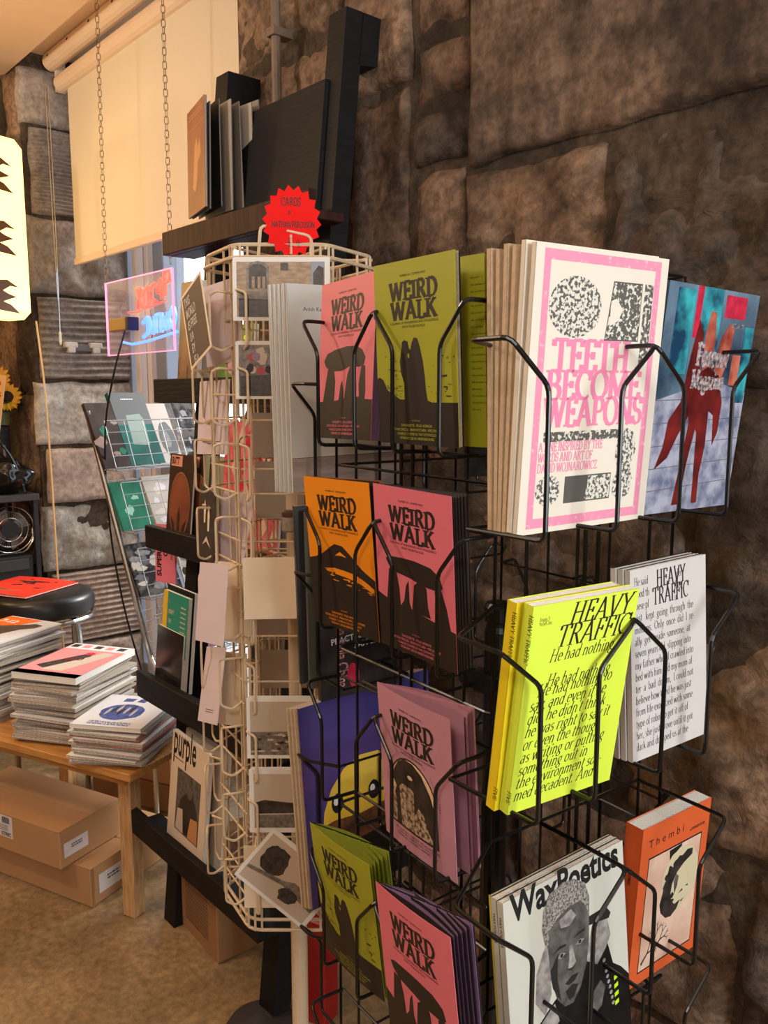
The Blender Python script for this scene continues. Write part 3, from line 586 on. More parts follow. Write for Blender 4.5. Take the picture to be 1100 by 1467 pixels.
# neon yellow paperbacks
YEL = mat('neon_yellow_cover', (222,246,74), .5); YSP = mat('yellow_spine', (236,214,30), .5)
TXY = ['He had nothing', '', 'He had nothing', 'He had nothing to', 'say, and even if he', 'did, he didn\'t think', 'he was right to say it', 'or even the though', 'as writing or putting', 'something out in', 'the environment soc-', 'med decadent. And']
def art_hty(mb, w, h):
    z = .72
    for i, s in enumerate(TXY):
        if s: serif(mb, s, w*(.20 if i < 3 else .13 if i == 3 else .10-.006*i), h*z, .0140, INK, thick=.10, thin=.03, shear=.28, cond=.93, rot=0)
        z -= .060 if i == 0 else (.058 if i == 1 else (.040 if i == 2 else .0625))
def t_hty(mb, w, h):
    serif(mb, 'HEAVY', w*.93, h*.885, .0235, INK, thick=.13, thin=.035, shear=.26, cond=.98, align='r'); serif(mb, 'TRAFFIC', w*.93, h*.785, .0235, INK, thick=.13, thin=.035, shear=.26, cond=.96, align='r')
    serif(mb, 'Issue 5', w*.07, h*.925, .0045, INK, thick=.1, thin=.04); serif(mb, '$15/C20', w*.07, h*.905, .0045, INK, thick=.1, thin=.04)
def sp_ht(mb, w, h, t):
    for s, z in (('HEAVY TRAFFIC', h*.96), ('FIVE', h*.12)):
        q = MB(); serif(q, s, 0, 0, t*.45, INK, thick=.13, thin=.05, rot=-90); mb.add([(-.0005, t*.3-v[0]*0+ (-v[0])*-1*0 + v[0]*-1 + 0, z+v[2]) if 0 else (-.0005, t*.72-v[0]-t*.45, z+v[2]) for v in q.v], q.f, INK)
hy = (.1270,.8121,1.0697)
booklet('paperback_book', pose(hy, 32.9, 7.5, .3), .152, .229, .013, YEL, 'neon yellow paperback with slanted black text, front one in the middle right pocket', 'book', 'neon yellow paperbacks', art=[('cover_text', art_hty), ('title', t_hty)], back=YEL, pages=PWHITE, spine_art=sp_ht)
booklet('paperback_book', pose(Vector(hy)+Vector((-.588,.809,0))*.0145+Vector((-.004,-.003,.0)), 33.5, 6.6, .2), .152, .229, .013, YSP, 'neon yellow paperback tucked behind the front yellow one, cover lifted open', 'book', 'neon yellow paperbacks', back=YEL, pages=PWHITE, spine_art=sp_ht)
# shrink wrapped white paperbacks
HWC = mat('white_book_cover', (214,210,206), .35, var=.03, scale=20); FILM = mat('shrink_film_black_edge', (40,40,42), .15)
TXW = ['He said                          der-', 'stood th                       illing', 'these pl                        in', 'just   kept  going  through  the', 'motions.  Only  once  did  I  re-', 'ally  get  inside  someone,  at', 'seven years old, slipping into', 'my father when I crawled into', 'bed with him and my mom af-', 'ter  a  bad  dream,  I could not', 'believe how tired he was just', 'from life exorcized with some', 'type of robot to get it off of', 'her, she just drove until it got', 'dark and dropped us at the']
def art_htw(mb, w, h):
    for i, s in enumerate(TXW): serif(mb, s, w*.05, h*(.915-i*.0615), .0098, INK, thick=.10, thin=.035, cond=.80 if '   ' not in s[:20] or i > 2 else .74)
def t_htw(mb, w, h):
    serif(mb, 'HEAVY', w*.33, h*.885, .0205, INK, y=-.0006, thick=.13, thin=.035, cond=.68); serif(mb, 'TRAFFIC', w*.28, h*.795, .0205, INK, y=-.0006, thick=.13, thin=.035, cond=.70)
for i in range(3):
    p = Vector((.2910,.9295,1.0724))+Vector((-.588,.809,0))*(.0085*i)+Vector((-.809,-.588,0))*.002*i
    booklet('paperback_book', pose(p, 34, -2.6, -1.8), .140, .229, .0075, HWC, ['white paperback with dense black text in cling film, front one', 'second cling filmed paperback behind the white text cover', 'rear cling filmed paperback of the white text covers'][i], 'book', 'film wrapped paperbacks', art=[('cover_text', art_htw), ('title', t_htw)] if i == 0 else None, back=FILM, pages=FILM if i else PWHITE)
# black and white music magazine
WC = mat('music_cover_grey_white', (206,206,194), .35); NEON = mat('lime_print', (200,240,40), .4); SK1 = mat('portrait_mid_grey', (112,108,104), .4, rgb2=(58,55,53), scale=60, contrast=(.3,.7)); SK2 = mat('portrait_light_grey', (176,172,166), .4, rgb2=(120,116,112), scale=80); SK3 = mat('portrait_dark', (40,38,37), .4); HR = mat('portrait_hair_grey', (168,164,156), .4, rgb2=(90,86,82), scale=330, contrast=(.42,.58)); JK = mat('portrait_jacket_print', (26,26,26), .3, rgb2=(12,12,12), scale=50)
def art_wax(mb, w, h):
    P = lambda pts, m, y: mb.poly(sc(pts, w, h), m, y)
    P([(.0,.0),(1,.0),(1,.36),(.93,.42),(.86,.46),(.80,.62),(.72,.66),(.62,.60),(.55,.52),(.35,.46),(.22,.40),(.12,.33),(.06,.22),(0,.15)], JK, -.0003)
    P([(.62,.55),(.70,.70),(.76,.72),(.82,.70),(.85,.60),(.80,.55),(.72,.50)], SK2, -.0004); P([(.60,.69),(.64,.74),(.82,.74),(.86,.70),(.84,.68),(.66,.70)], SK3, -.0005)
    P([(.20,.50),(.22,.62),(.28,.70),(.33,.74),(.33,.50),(.27,.42)], SK2, -.0004)
    P([(.30,.78),(.32,.70),(.33,.56),(.37,.46),(.43,.405),(.50,.40),(.57,.45),(.63,.54),(.66,.64),(.67,.76),(.64,.84),(.56,.88),(.42,.87),(.34,.84)], SK1, -.0006)
    P([(.30,.72),(.28,.80),(.30,.88),(.36,.935),(.46,.955),(.56,.945),(.65,.90),(.68,.83),(.67,.74),(.645,.80),(.60,.835),(.50,.835),(.40,.81),(.34,.78),(.325,.72)], HR, -.0008)
    P([(.36,.665),(.41,.685),(.47,.68),(.46,.67),(.41,.672)], SK3, -.001); P([(.53,.685),(.58,.70),(.63,.70),(.625,.69),(.58,.688)], SK3, -.001)
    P([(.38,.635),(.42,.652),(.46,.64),(.42,.628)], SK2, -.001); P([(.54,.65),(.58,.665),(.62,.655),(.58,.642)], SK2, -.001); P(blob(.425,.64,.013,.009,8), SK3, -.0012); P(blob(.58,.654,.012,.009,8), SK3, -.0012)
    P([(.49,.66),(.515,.66),(.54,.575),(.51,.56),(.47,.565),(.485,.60)], SK2, -.001); P([(.46,.565),(.50,.555),(.54,.568),(.50,.548)], SK3, -.0012)
    P([(.44,.505),(.50,.525),(.56,.52),(.52,.495),(.47,.49)], SK3, -.0012); P([(.40,.66),(.33,.60),(.34,.52),(.40,.44),(.38,.56)], SK3, -.0011); P([(.44,.47),(.50,.485),(.55,.47),(.51,.43),(.47,.42)], SK3, -.0011); P([(.42,.80),(.52,.82),(.56,.78),(.50,.75),(.43,.76)], SK2, -.001)
    P([(.24,.40),(.35,.45),(.38,.36),(.30,.32)], SK2, -.0007); P([(.66,.38),(.74,.42),(.78,.38),(.74,.30),(.67,.28),(.64,.33)], SK1, -.0009)
    for i in range(9): P([(.10+.02*i,.42-.012*i),(.13+.02*i,.425-.012*i),(.22+.015*i,.33-.02*i),(.20+.015*i,.325-.02*i)], SK2 if i % 2 else SK1, -.0009)
    for i in range(9): P(blob(.78+.008*i,.50-.028*i,.014,.010,7,i), SK2, -.0009)
    for i, (x, z) in enumerate(((.86,.375),(.86,.335),(.86,.295),(.86,.255))): P([(x,z),(x+.035,z+.006),(x+.035,z+.026),(x,z+.02)], NEON, -.001)
def t_wax(mb, w, h):
    sans(mb, 'WaxPoetics', w*.05, h*.90, .034, INKB, y=-.0004, bold=.03, sx=.82)
    for x, z in ((.44,.15), (.49,.155), (.64,.20)): mb.poly(sc([(x,0),(x+.03,0),(x+.045,z),(x+.012,z-.01)],w,h), NEON, -.0014)
wx = Vector((.1530,.8560,.655))
YLP = mat('yellow_page_edge', (230,210,60), .6)
for i in range(2):
    p = wx+Vector((-.588,.809,0))*(.0100*i)
    booklet('magazine', pose(p, 36.1, -4.6, -1.8), .21, .28, .0095, WC, ['grey white music magazine with monochrome portrait, front one under the yellow books', 'second copy of the music magazine, tucked behind the portrait cover'][i], 'magazine', 'music magazines', art=[('cover_portrait', art_wax), ('title', t_wax)] if i == 0 else None, pages=PWHITE, back=INKB, spine_art=spine_text('WAX POETICS', INKB, .004, .262))
booklet('magazine', pose(wx+Vector((-.588,.809,0))*.0205+Vector((.002,.001,-.002)), 36.1, -4.6, -1.8), .21, .28, .005, YLP, 'thin magazine with yellow edge at the back of the music magazines', pages=PWHITE, back=INKB)
# orange art book
ORB = mat('burnt_orange_cover', (214,94,44), .5); OPK = mat('salmon_picture_ground', (206,164,142), .5, rgb2=(226,196,172), scale=18); OCR = mat('cream_afro_shape', (208,196,160), .5)
def art_them(mb, w, h):
    P = lambda pts, m, y: mb.poly(sc(pts, w, h), m, y)
    P([(.12,.07),(.90,.07),(.90,.80),(.12,.80)], INKB, -.0003); P([(.13,.08),(.89,.08),(.89,.79),(.13,.79)], OPK, -.0004)
    P([(.42,.78),(.60,.79),(.60,.74),(.50,.72),(.44,.70)], INKB, -.0005)
    P(blob(.62,.56,.27,.21,26,5,.05), OCR, -.0006); P([(.18,.08),(.89,.08),(.89,.30),(.75,.34),(.55,.36),(.45,.40),(.35,.30),(.22,.24)], OPK, -.0005)
    P([(.70,.73),(.58,.69),(.46,.62),(.38,.53),(.35,.45),(.38,.39),(.46,.34),(.54,.33),(.62,.36),(.66,.41),(.58,.40),(.53,.43),(.50,.48),(.51,.55),(.57,.61),(.66,.65),(.78,.68),(.78,.72)], INKT, -.0008)
    P([(.53,.56),(.56,.60),(.60,.58),(.59,.52),(.56,.47)], SK1, -.001); P([(.74,.60),(.80,.58),(.82,.52),(.78,.50),(.74,.54)], OCR, -.0011)
    P([(.62,.46),(.68,.48),(.68,.465)], INKB, -.0012); P([(.72,.485),(.76,.49),(.76,.478)], INKB, -.0012); P([(.66,.40),(.72,.41),(.68,.39)], INKB, -.0012)
    for i in range(26): rr = random.Random(i); a = rr.uniform(1.2,4.2); P(blob(.60+.22*math.cos(a)*rr.uniform(.6,1),.55+.16*math.sin(a)*rr.uniform(.6,1),.03,.02,7,i,.4), INKT, -.0009-.00001*i)
    def br(x, z, a, l, k, d):
        x2 = x+math.cos(a)*l; z2 = z+math.sin(a)*l*.8; nx = -math.sin(a)*k; nz = math.cos(a)*k
        P([(x-nx,z-nz),(x2-nx*.6,z2-nz*.6),(x2+nx*.6,z2+nz*.6),(x+nx,z+nz)], INKB, -.0011)
        if d: br(x2,z2,a+.5,l*.72,k*.65,d-1); br(x2,z2,a-.55,l*.7,k*.65,d-1)
    br(.30,.085,1.2,.12,.012,4); br(.16,.12,.7,.10,.009,3)
def t_them(mb, w, h):
    sans(mb, 'T h e m b i', w*.10, h*.865, .0115, INKB, sx=1.15); greek(mb, w*.70, w*.93, h*.845, .0018, INKB); greek(mb, w*.72, w*.93, h*.855, .0015, INKB, seed=4)
for i in range(1):
    booklet('paperback_book', pose((.3218,1.0112,.7161), 38, 2.5, 1.5), .16, .23, .026, ORB, 'thick orange paperback with ink drawn portrait, right of the music magazines', 'book', art=[('cover_artwork', art_them), ('title', t_them)], pages=PWHITE, spine_art=spine_text('THEMBI', INKB, .005, .17))
# ---------------------------------------------------------------- black wire spinner
E1 = Vector((.809,.588,0)); E2 = Vector((-.588,.809,0)); RC = Vector((.1625,1.163,0)); HF = .165
bk = empty('magazine_spinner', RC, 'black wire magazine spinner rack holding journals, zines and books in front of the stone wall', 'rack')
def RW(a, b, z): return RC+E1*a+E2*b+Vector((0,0,z))
mb = MB(); mb.lathe([(.019,.03),(.019,1.165),(.0165,1.173),(.0165,1.179),(.020,1.181),(.020,1.201),(.016,1.207)], BLK, 20, c=RC); mb.build('post', bk, RC, smooth=False)
mb = MB(); mb.lathe([(.001,1.086),(.052,1.088),(.055,1.094),(.03,1.102),(.001,1.104)], BLK, 24, c=RC); mb.build('bearing_disc', bk, RC)
mb = MB()
for k in range(4):
    a = math.radians(k*90+10); d = Vector((math.cos(a), math.sin(a), 0)); mb.tube([RC+d*.02+Vector((0,0,.05)), RC+d*.2+Vector((0,0,.04)), RC+d*.30+Vector((0,0,.012))], .012, BLK, 8, fil=.03)
mb.build('base', bk, RC)
sides = [(-E1, E2, 'L'), (-E2, E1, 'R'), (E2, E1, 'B'), (E1, E2, 'F')]   # outward, along, id
zl_ = [.42, .672, .930, 1.184, 1.4385]; zr_ = [(1.552,1.362,.115,(-.262,-.045,.158),.054),(1.262,1.078,.135,(-.285,-.087,.112),.056),(.974,.80,.135,(-.285,-.083,.112),.054),(.752,.56,.115,(-.27,-.06,.13),.054)]
def fpt(o, al, u, v, z): return RC+o*(HF+v)+al*u+Vector((0,0,z))
r0 = .0022
for z in (1.652, 1.54, 1.40, 1.13, .885, .64, .39): mb = MB(); mb.tube([fpt(-E1,E2,-HF,0,z), fpt(-E1,E2,HF,0,z), fpt(E1,E2,HF,0,z), fpt(E1,E2,-HF,0,z)], r0, BLK, 6, closed=True, fil=.012); mb.build('frame_ring', bk, RC)
for z in (1.095, .42):
    for k in range(4):
        o, al, _ = sides[k]; mb = MB(); mb.tube([RW(0,0,z)+o*.018, RC+o*.13+al*0+Vector((0,0,z)), fpt(o,al,.0,0,z)], .0026, BLK, 6); mb.tube([fpt(o,al,-.10,0,z), fpt(o,al,.10,0,z)], .0026, BLK, 6); mb.build('spoke', bk, RC)
for o, al, k in sides:
    us = (-.165,-.115,-.012,.012,.115,.165) if k in 'LR' else (-.165,-.06,.0,.06,.165)
    for u in us: mb = MB(); mb.tube([fpt(o,al,u,0,.36), fpt(o,al,u,0,1.652)], .0026 if abs(u) < .02 else .0021, BLK, 6); mb.build('upright_wire', bk, RC)
def pocket(o, al, u0, u1, zb, zt, v, ins, drop=.045, r=.0026):
    mb = MB()
    for a, b in ((u0, u0+ins), (u1, u1-ins)):
        mb.tube([fpt(o,al,max(-HF,min(HF,a)),0,zt-.002), fpt(o,al,a,v*.55,zt), fpt(o,al,a,v,zt), fpt(o,al,b,v,zt-drop), fpt(o,al,b,v,zb-.006), fpt(o,al,b,0,zb-.008)], r, BLK, 8, fil=.010)
    mb.tube([fpt(o,al,u0+ins,0,zb-.008), fpt(o,al,u1-ins,0,zb-.008)], r*.8, BLK, 6); mb.tube([fpt(o,al,max(u0,-HF),0,zt-.002), fpt(o,al,min(u1,HF),0,zt-.002)], r*.8, BLK, 6)
    return mb.build('pocket', bk, RC)
for z in zl_:
    for c in (-.090, .076): pocket(-E1, E2, c-.083, c+.083, z, z+.160, .058, .040)
for zt_, zb_, v_, us_, in_ in zr_:
    for a_, b_ in zip(us_, us_[1:]): pocket(-E2, E1, a_, b_, zb_, zt_, v_, in_)
for z in [.51, .80, 1.09, 1.37]:
    for c in (-.095, .115): pocket(E2, E1, c-.1, c+.1, z-.02, z+.145, .075, .04)
    for c in (-.085, .085): pocket(E1, E2, c-.078, c+.078, z, z+.13, .03, .03)
# things standing in the far left face, seen from behind
GLW = mat('glossy_white_cover', (214,212,206), .25); KPH = mat('blurred_landscape_print', (150,132,124), .3, rgb2=(196,176,164), scale=9, stretch=(1,1,6), contrast=(.3,.6))
def art_an(mb, w, h):
    mb.poly([(0,0),(w,0),(w,.052),(0,.052)], KPH); sans(mb, 'Anish Kapoor', w*.13, h*.875, .0062, INK); mb.poly([(0,.052),(w,.052),(w,.0527),(0,.0527)], INK, -.0004)
for i in range(5):
    booklet('exhibition_booklet', pose(Vector((-.1378,1.2652,1.3513))+Vector((-.53,.848,0))*.0065*i+Vector((-.0035*i,-.0015*i,0)), 32.1-.6*i, .1, -1.2), .20, .31, .005, GLW, 'white exhibition booklet with blurred landscape strip, front of its stack' if i == 0 else ['','second','third','fourth','rearmost'][i]+' cream edged exhibition booklet behind the white front one', 'booklet', 'exhibition booklets' if i == 0 else 'exhibition booklets behind', art=art_an if i == 0 else None, pages=PCREAM, back=PCREAM)
def cover_bits(cols, seed, n=14):
    def fn(mb, w, h):
        rr = random.Random(seed)
        for i in range(n):
            x, z = rr.uniform(.08,.8), rr.uniform(.08,.85); mb.poly(sc(blob(x,z,rr.uniform(.04,.16),rr.uniform(.03,.1),9,i+seed,.35),w,h), cols[i % len(cols)], -.0003-.00001*i)
    return fn
USA = mat('silver_black_spine', (62,54,52), .3, rgb2=(28,24,24), scale=20); REDO = mat('red_outline_ink', (176,60,44), .4)
def art_usa(mb, w, h):
    q = MB(); sans(q, 'USA Canada India China', .030, h*.70, .021, REDO, y=-.0003, rot=-90, sx=.62, bold=.03); sans(q, 'USA Canada India China', .030, h*.70, .021, SIL, y=-.0006, rot=-90, sx=.62)
    for a, f_, k in [(q.v, q.f, q.m)]:
        for fi, mi_ in zip(f_, k): mb.add([a[i] for i in fi], [tuple(range(len(fi)))], q.mats[mi_])
    for i, s in enumerate(['BY NEIL', 'ANDY JAMES', 'PRACTISING EMPATHY IN', 'SAM BAILEY']): sans(mb, s, w*.66, h*(.45-i*.055), .010, PWHITE, align='c', rot=4, bold=.02)
    mb.poly(sc(blob(.40,.12,.08,.07,10,4,.2),w,h), FRD, -.0004)
booklet('magazine', pose((-.0980,1.2650,1.020), 34, 0, -1), .15, .275, .010, USA, 'dark silver magazine with vertical outlined lettering, low behind the orange journal', art=art_usa, back=INKB, pages=PWHITE)
booklet('magazine', pose((-.117,1.280,1.035), 30, 0, -1), .17, .285, .007, mat('green_grey_spine', (96,96,84), .3), 'magazine with grey green edge, behind the orange journal', back=INKB, pages=PWHITE)
booklet('magazine', pose((-.133,1.290,1.040), 30, 0, -1.5), .17, .288, .006, mat('slate_glossy_cover', (60,60,62), .2), 'slate glossy magazine, leftmost of the magazines beside the white card rack', back=PCREAM, pages=PWHITE)
SKYP = mat('night_blue_print', (52,58,130), .35, rgb2=(92,66,128), scale=3.2, stretch=(1,1,2)); YG = mat('yellow_creature_print', (236,186,40), .35, rgb2=(246,214,90), scale=8); EAR = mat('brown_earth_print', (128,80,44), .4, rgb2=(70,42,30), scale=40); BRW = mat('eye_brown', (90,40,20), .3)
def art_moon(mb, w, h):
    mb.poly(sc([(.07,.97),(.04,.95),(.04,.0),(1,0),(1,.985),(.12,.985)],w,h), SKYP, -.0003)
    mb.poly(sc([(.11,.36),(.13,.46),(.19,.56),(.29,.64),(.42,.68),(.56,.67),(.68,.60),(.75,.50),(.76,.38)],w,h), YG, -.0004)
    mb.poly(sc([(.04,.38),(.2,.40),(.4,.385),(.7,.41),(1,.42),(1,.28),(.04,.22)],w,h), EAR, -.0005)
    for x in (.23,.51): mb.poly(sc(blob(x,.48,.045,.05,12,1,.03),w,h), INKB, -.0006); mb.poly(sc(blob(x-.01,.49,.02,.02,8,1,.03),w,h), PWHITE, -.0008); mb.poly(sc(blob(x+.012,.472,.018,.02,8,1,.03),w,h), BRW, -.0007)
    mb.poly(sc([(.04,.0),(1,0),(1,.30),(.04,.24)],w,h), INKB, -.0006)
    serif(mb, 'N', w*.17, h*.14, .03, PWHITE, y=-.0008, thick=.2); serif(mb, 'As', w*.18, h*.085, .022, PWHITE, y=-.0008, thick=.2, shear=.2); sans(mb, 'LIF', w*.18, h*.035, .012, PWHITE, y=-.0008, bold=.02)
    for i, s in enumerate(['07.20', 'FREE', 'EXHIBITION']): serif(mb, s, w*.9, h*(.19-i*.04), .012, PWHITE, y=-.0008, thick=.16, align='r')
for i in range(4):
    booklet('tabloid_newspaper', pose(Vector((-.1150,1.2600,.668))+Vector((-.55,.83,0))*.006*i+Vector((-.003*i,0,-.002*i)), 36, -1, -3.2), .26, .345, .0045, SKYP if i == 0 else PCREAM, 'tabloid with yellow round creature in a night sky, in the far left pocket' if i == 0 else ['','second','third','rearmost'][i]+' cream tabloid newspaper behind the night sky tabloid', 'newspaper', 'night sky tabloids' if i == 0 else 'cream tabloids', art=art_moon if i == 0 else None, back=PCREAM, pages=PCREAM)
booklet('magazine', pose((.14,1.42,1.36), 36, 0, 0), .20, .26, .006, mat('dark_collage_cover', (66,64,60), .35, rgb2=(26,28,30), scale=30), 'dark collage magazine in the rear of the spinner, seen below the green journals', art=cover_bits([SK3, SK1, INKB, mat('rust_print', (120,60,36), .4)], 3), back=INKB)
booklet('magazine', pose((.235,1.36,.90), 30, 0, 0), .14, .24, .004, YEL, 'yellow edged magazine in the rear pocket behind the mauve journal', back=INKB, art=cover_bits([INKB, FR], 8, 20))
# ---------------------------------------------------------------- white card spinner
WC0 = Vector((-.165, 1.50, 0)); HR_ = .145
wk = empty('card_spinner', WC0, 'cream wire card spinner rack with postcards and envelopes, left of the black spinner', 'rack')
def hexv(k, z, r=HR_): a = math.radians(-120+60*k); return WC0+Vector((r*math.cos(a), r*math.sin(a), z))
mb = MB(); mb.lathe([(.012,.02),(.012,1.735)], WHT, 16, c=WC0); mb.lathe([(.016,.02),(.016,.57)], WHT, 16, c=WC0); mb.build('post', wk, WC0, smooth=False)
mb = MB()
for k in range(5):
    a = math.radians(k*72+100); d = Vector((math.cos(a), math.sin(a), 0)); mb.tube([WC0+d*.012+Vector((0,0,.05)), WC0+d*.15+Vector((0,0,.04)), WC0+d*.26+Vector((0,0,.012))], .011, WHT, 8, fil=.03)
mb.build('base', wk, WC0)
for z in (1.735, 1.715):
    mb = MB(); mb.tube([hexv(k, z, HR_+(.0 if z > 1.72 else .006)) for k in range(6)], .0032, WHT, 6, closed=True, fil=.02); mb.build('top_ring', wk, WC0)
mb = MB(); mb.tube([hexv(k, .575, HR_) for k in range(6)], .0030, WHT, 6, closed=True, fil=.02); mb.tube([hexv(k, .555, HR_) for k in range(6)], .0030, WHT, 6, closed=True, fil=.02); mb.build('bottom_ring', wk, WC0)
for z in (1.73, 1.20, .60):
    for k in range(3): mb = MB(); mb.tube([hexv(k, z), hexv(k+3, z)], .0025, WHT, 6); mb.build('cross_wire', wk, WC0)
mb = MB(); mb.tube([hexv(k, 1.205, .10) for k in range(6)], .0022, WHT, 6, closed=True); mb.tube([hexv(k, 1.205, .055) for k in range(6)], .0022, WHT, 6, closed=True); mb.build('middle_platform', wk, WC0)
rows = [1.575-.121*i for i in range(9)]     # pocket bottoms
faces = []
for k in range(6):
    A, B = hexv(k, 0), hexv(k+1, 0); al = (B-A).normalized(); mid = (A+B)/2; o = (mid-WC0).normalized(); faces.append((mid, al, o))
    mb = MB(); 
    for u in (-.064,-.052,.052,.064): mb.tube([mid+al*u+Vector((0,0,.555)), mid+al*u+Vector((0,0,1.735))], .0022, WHT, 6)
    if k in (0, 1, 5): mb.tube([mid+al*.022+Vector((0,0,.555)), mid+al*.022+Vector((0,0,1.735))], .0022, WHT, 6)
    mb.build('upright_wire', wk, WC0)
    for z in rows:
        mb = MB(); v = .036
        for s in (-1, 1):
            p = lambda u, vv, zz: mid+al*u*s+o*vv+Vector((0,0,zz))
            mb.tube([p(.064,0,z+.085), p(.067,v*.8,z+.088), p(.050,v,z+.082), p(.050,v,z+.002), p(.058,v*.55,z-.006), p(.058,0,z+.004)], .0022, WHT, 6, fil=.006)
        mb.tube([p(.070,0,z+.004), p(-.070,0,z+.004)], .0018, WHT, 6); mb.tube([p(.070,0,z+.045), p(-.070,0,z+.045)], .0018, WHT, 6)
        mb.build('pocket', wk, WC0)
mb = MB(); c = WC0+Vector((0,-.126,0)); mb.tube([c+Vector((-.035,0,1.715)), c+Vector((-.030,0,1.765)), c+Vector((.05,0,1.748)), c+Vector((.048,0,1.70))], .0028, WHT, 6, fil=.01); mb.tube([c+Vector((.018,0,1.72)), c+Vector((.018,0,1.75))], .003, WHT, 6); mb.build('sign_clip', wk, WC0)
# red starburst sign
RED = mat('red_starburst_card', (238,14,10), .6, spec=.2); 
pc = hY(418, 317, 1.372)
st = empty('price_sign', pose(pc, 3, 0, 0), 'red starburst paper sign with handwritten price on top of the cream card rack', 'sign')
mb = MB(); n = 18; pts = []
for i in range(2*n): a = math.pi*i/n+.1; r = .0475 if i % 2 else .0405; pts.append((r*math.cos(a)*.98, r*1.18*math.sin(a)))
mb.poly(pts, RED, 0); mb.poly(pts[::-1], RED, .0008); mb.add([(x, 0, z) for x, z in pts]+[(x, .0008, z) for x, z in pts], [(i, (i+1) % (2*n), 2*n+(i+1) % (2*n), 2*n+i) for i in range(2*n)], RED); mb.build('card', st)
mb = MB()
for s, x, z, k in (('CARDS', -.001, .024, .0125), ('BY', -.003, .011, .0058), ('NATHAN FERGUSON', .002, -.009, .0092), ('£4', .005, -.038, .014)):
    if s[0] == '£':
        q = MB(); mb.poly([(x-.012,z),(x-.004,z),(x-.004,z+.0012),(x-.010,z+.0012)], INKB); mb.tube([(x-.010,-.0004,z), (x-.009,-.0004,z+.012), (x-.004,-.0004,z+.013)], .0005, INKB, 4); mb.tube([(x-.012,-.0004,z+.006), (x-.006,-.0004,z+.006)], .0004, INKB, 4)
        mb.tube([(x+.004,-.0004,z+.012), (x+.002,-.0004,z+.005), (x+.009,-.0004,z+.006)], .0005, INKB, 4); mb.tube([(x+.006,-.0004,z+.010), (x+.005,-.0004,z-.002)], .0005, INKB, 4)
    else: serif(mb, s, x, z, k, INKB, thick=.13, thin=.12, cond=.66, align='c', serifs=False, rot=-1)
mb.build('lettering', st)
# postcards on the front face
GP = mat('photo_grey_sky', (198,184,166), .4); GD = mat('photo_dark_grey', (72,66,62), .4, rgb2=(40,36,34), scale=90); GM = mat('photo_mid_grey', (140,130,118), .4, rgb2=(96,88,80), scale=120); SANDP = mat('photo_sandstone', (176,152,122), .4, rgb2=(140,116,90), scale=70, stretch=(1,1,3)); BLP = mat('photo_blue_sky', (140,150,166), .4); RP = mat('photo_red', (176,40,46), .4); LP = mat('photo_lilac', (140,122,150), .4)
def frame(mb, w, h, b, m): mb.poly([(b,b),(w-b,b),(w-b,h-b),(b,h-b)], m, -.0002)
def c_house(mb, w, h):
    frame(mb, w, h, .006, SANDP); P = lambda p, m, y=-.0004: mb.poly(sc(p,w,h), m, y)
    P([(.06,.06),(.95,.06),(.95,.30),(.06,.36)], GD); P([(.06,.33),(.95,.28),(.95,.40),(.35,.48),(.06,.46)], GM); P([(.14,.50),(.38,.50),(.38,.86),(.34,.93),(.26,.95),(.18,.92),(.14,.84)], GM); P([(.17,.52),(.35,.52),(.35,.84),(.30,.90),(.22,.90),(.17,.84)], GD, -.0006)
    for x in (.20,.26,.31): P([(x,.52),(x+.03,.52),(x+.03,.70),(x,.70)], SANDP, -.0008)
    P([(.50,.80),(.58,.80),(.58,.92),(.50,.92)], GD, -.0006); P([(.82,.5),(.95,.5),(.95,.94),(.82,.94)], BLP, -.0005); P([(.84,.5),(.95,.5),(.95,.84),(.90,.88),(.84,.76)], GD, -.0007)
def c_crowd(mb, w, h):
    frame(mb, w, h, .005, GM); P = lambda p, m, y=-.0004: mb.poly(sc(p,w,h), m, y)
    P([(.05,.05),(.95,.05),(.95,.38),(.5,.44),(.05,.40)], GD)
    for i in range(34): rr = random.Random(i); P(blob(rr.uniform(.1,.9), rr.uniform(.45,.85), .05,.08,7,i,.3), [GD, LP, INKB, GP, RP][i % 5], -.0005-.00001*i)
    P([(.46,.44),(.42,.62),(.50,.76),(.60,.74),(.66,.58),(.62,.44)], RP, -.001); P(blob(.62,.84,.20,.08,12,3,.1), INKB, -.001)
def c_city(mb, w, h):
    frame(mb, w, h, .006, GP); P = lambda p, m, y=-.0004: mb.poly(sc(p,w,h), m, y)
    P([(.05,.06),(.95,.06),(.95,.42),(.6,.45),(.05,.44)], GM)
    for i in range(40): rr = random.Random(i+5); P(blob(rr.uniform(.08,.92), rr.uniform(.08,.42), rr.uniform(.02,.07),.02,6,i,.4), [GD, GM, GP][i % 3], -.0005-.00001*i)
def c_park(mb, w, h):
    frame(mb, w, h, .008, GP); P = lambda p, m, y=-.0004: mb.poly(sc(p,w,h), m, y)
    P([(.08,.30),(.95,.32),(.95,.44),(.5,.48),(.2,.52),(.08,.48)], GD); P([(.08,.08),(.95,.08),(.95,.3),(.08,.28)], GM)
def c_trees(mb, w, h):
    frame(mb, w, h, .006, GP); P = lambda p, m, y=-.0004: mb.poly(sc(p,w,h), m, y)
    P(blob(.26,.60,.16,.26,20,4,.12), GD); P([(.05,.30),(.5,.44),(.95,.36),(.95,.28),(.5,.36),(.05,.24)], GM, -.0005); P(blob(.62,.26,.12,.13,14,5,.2), GD, -.0006); P([(.5,.44),(.95,.30),(.95,.5),(.6,.52)], GM, -.0004)
ORD2 = ['', 'second', 'third', 'fourth', 'fifth', 'sixth']
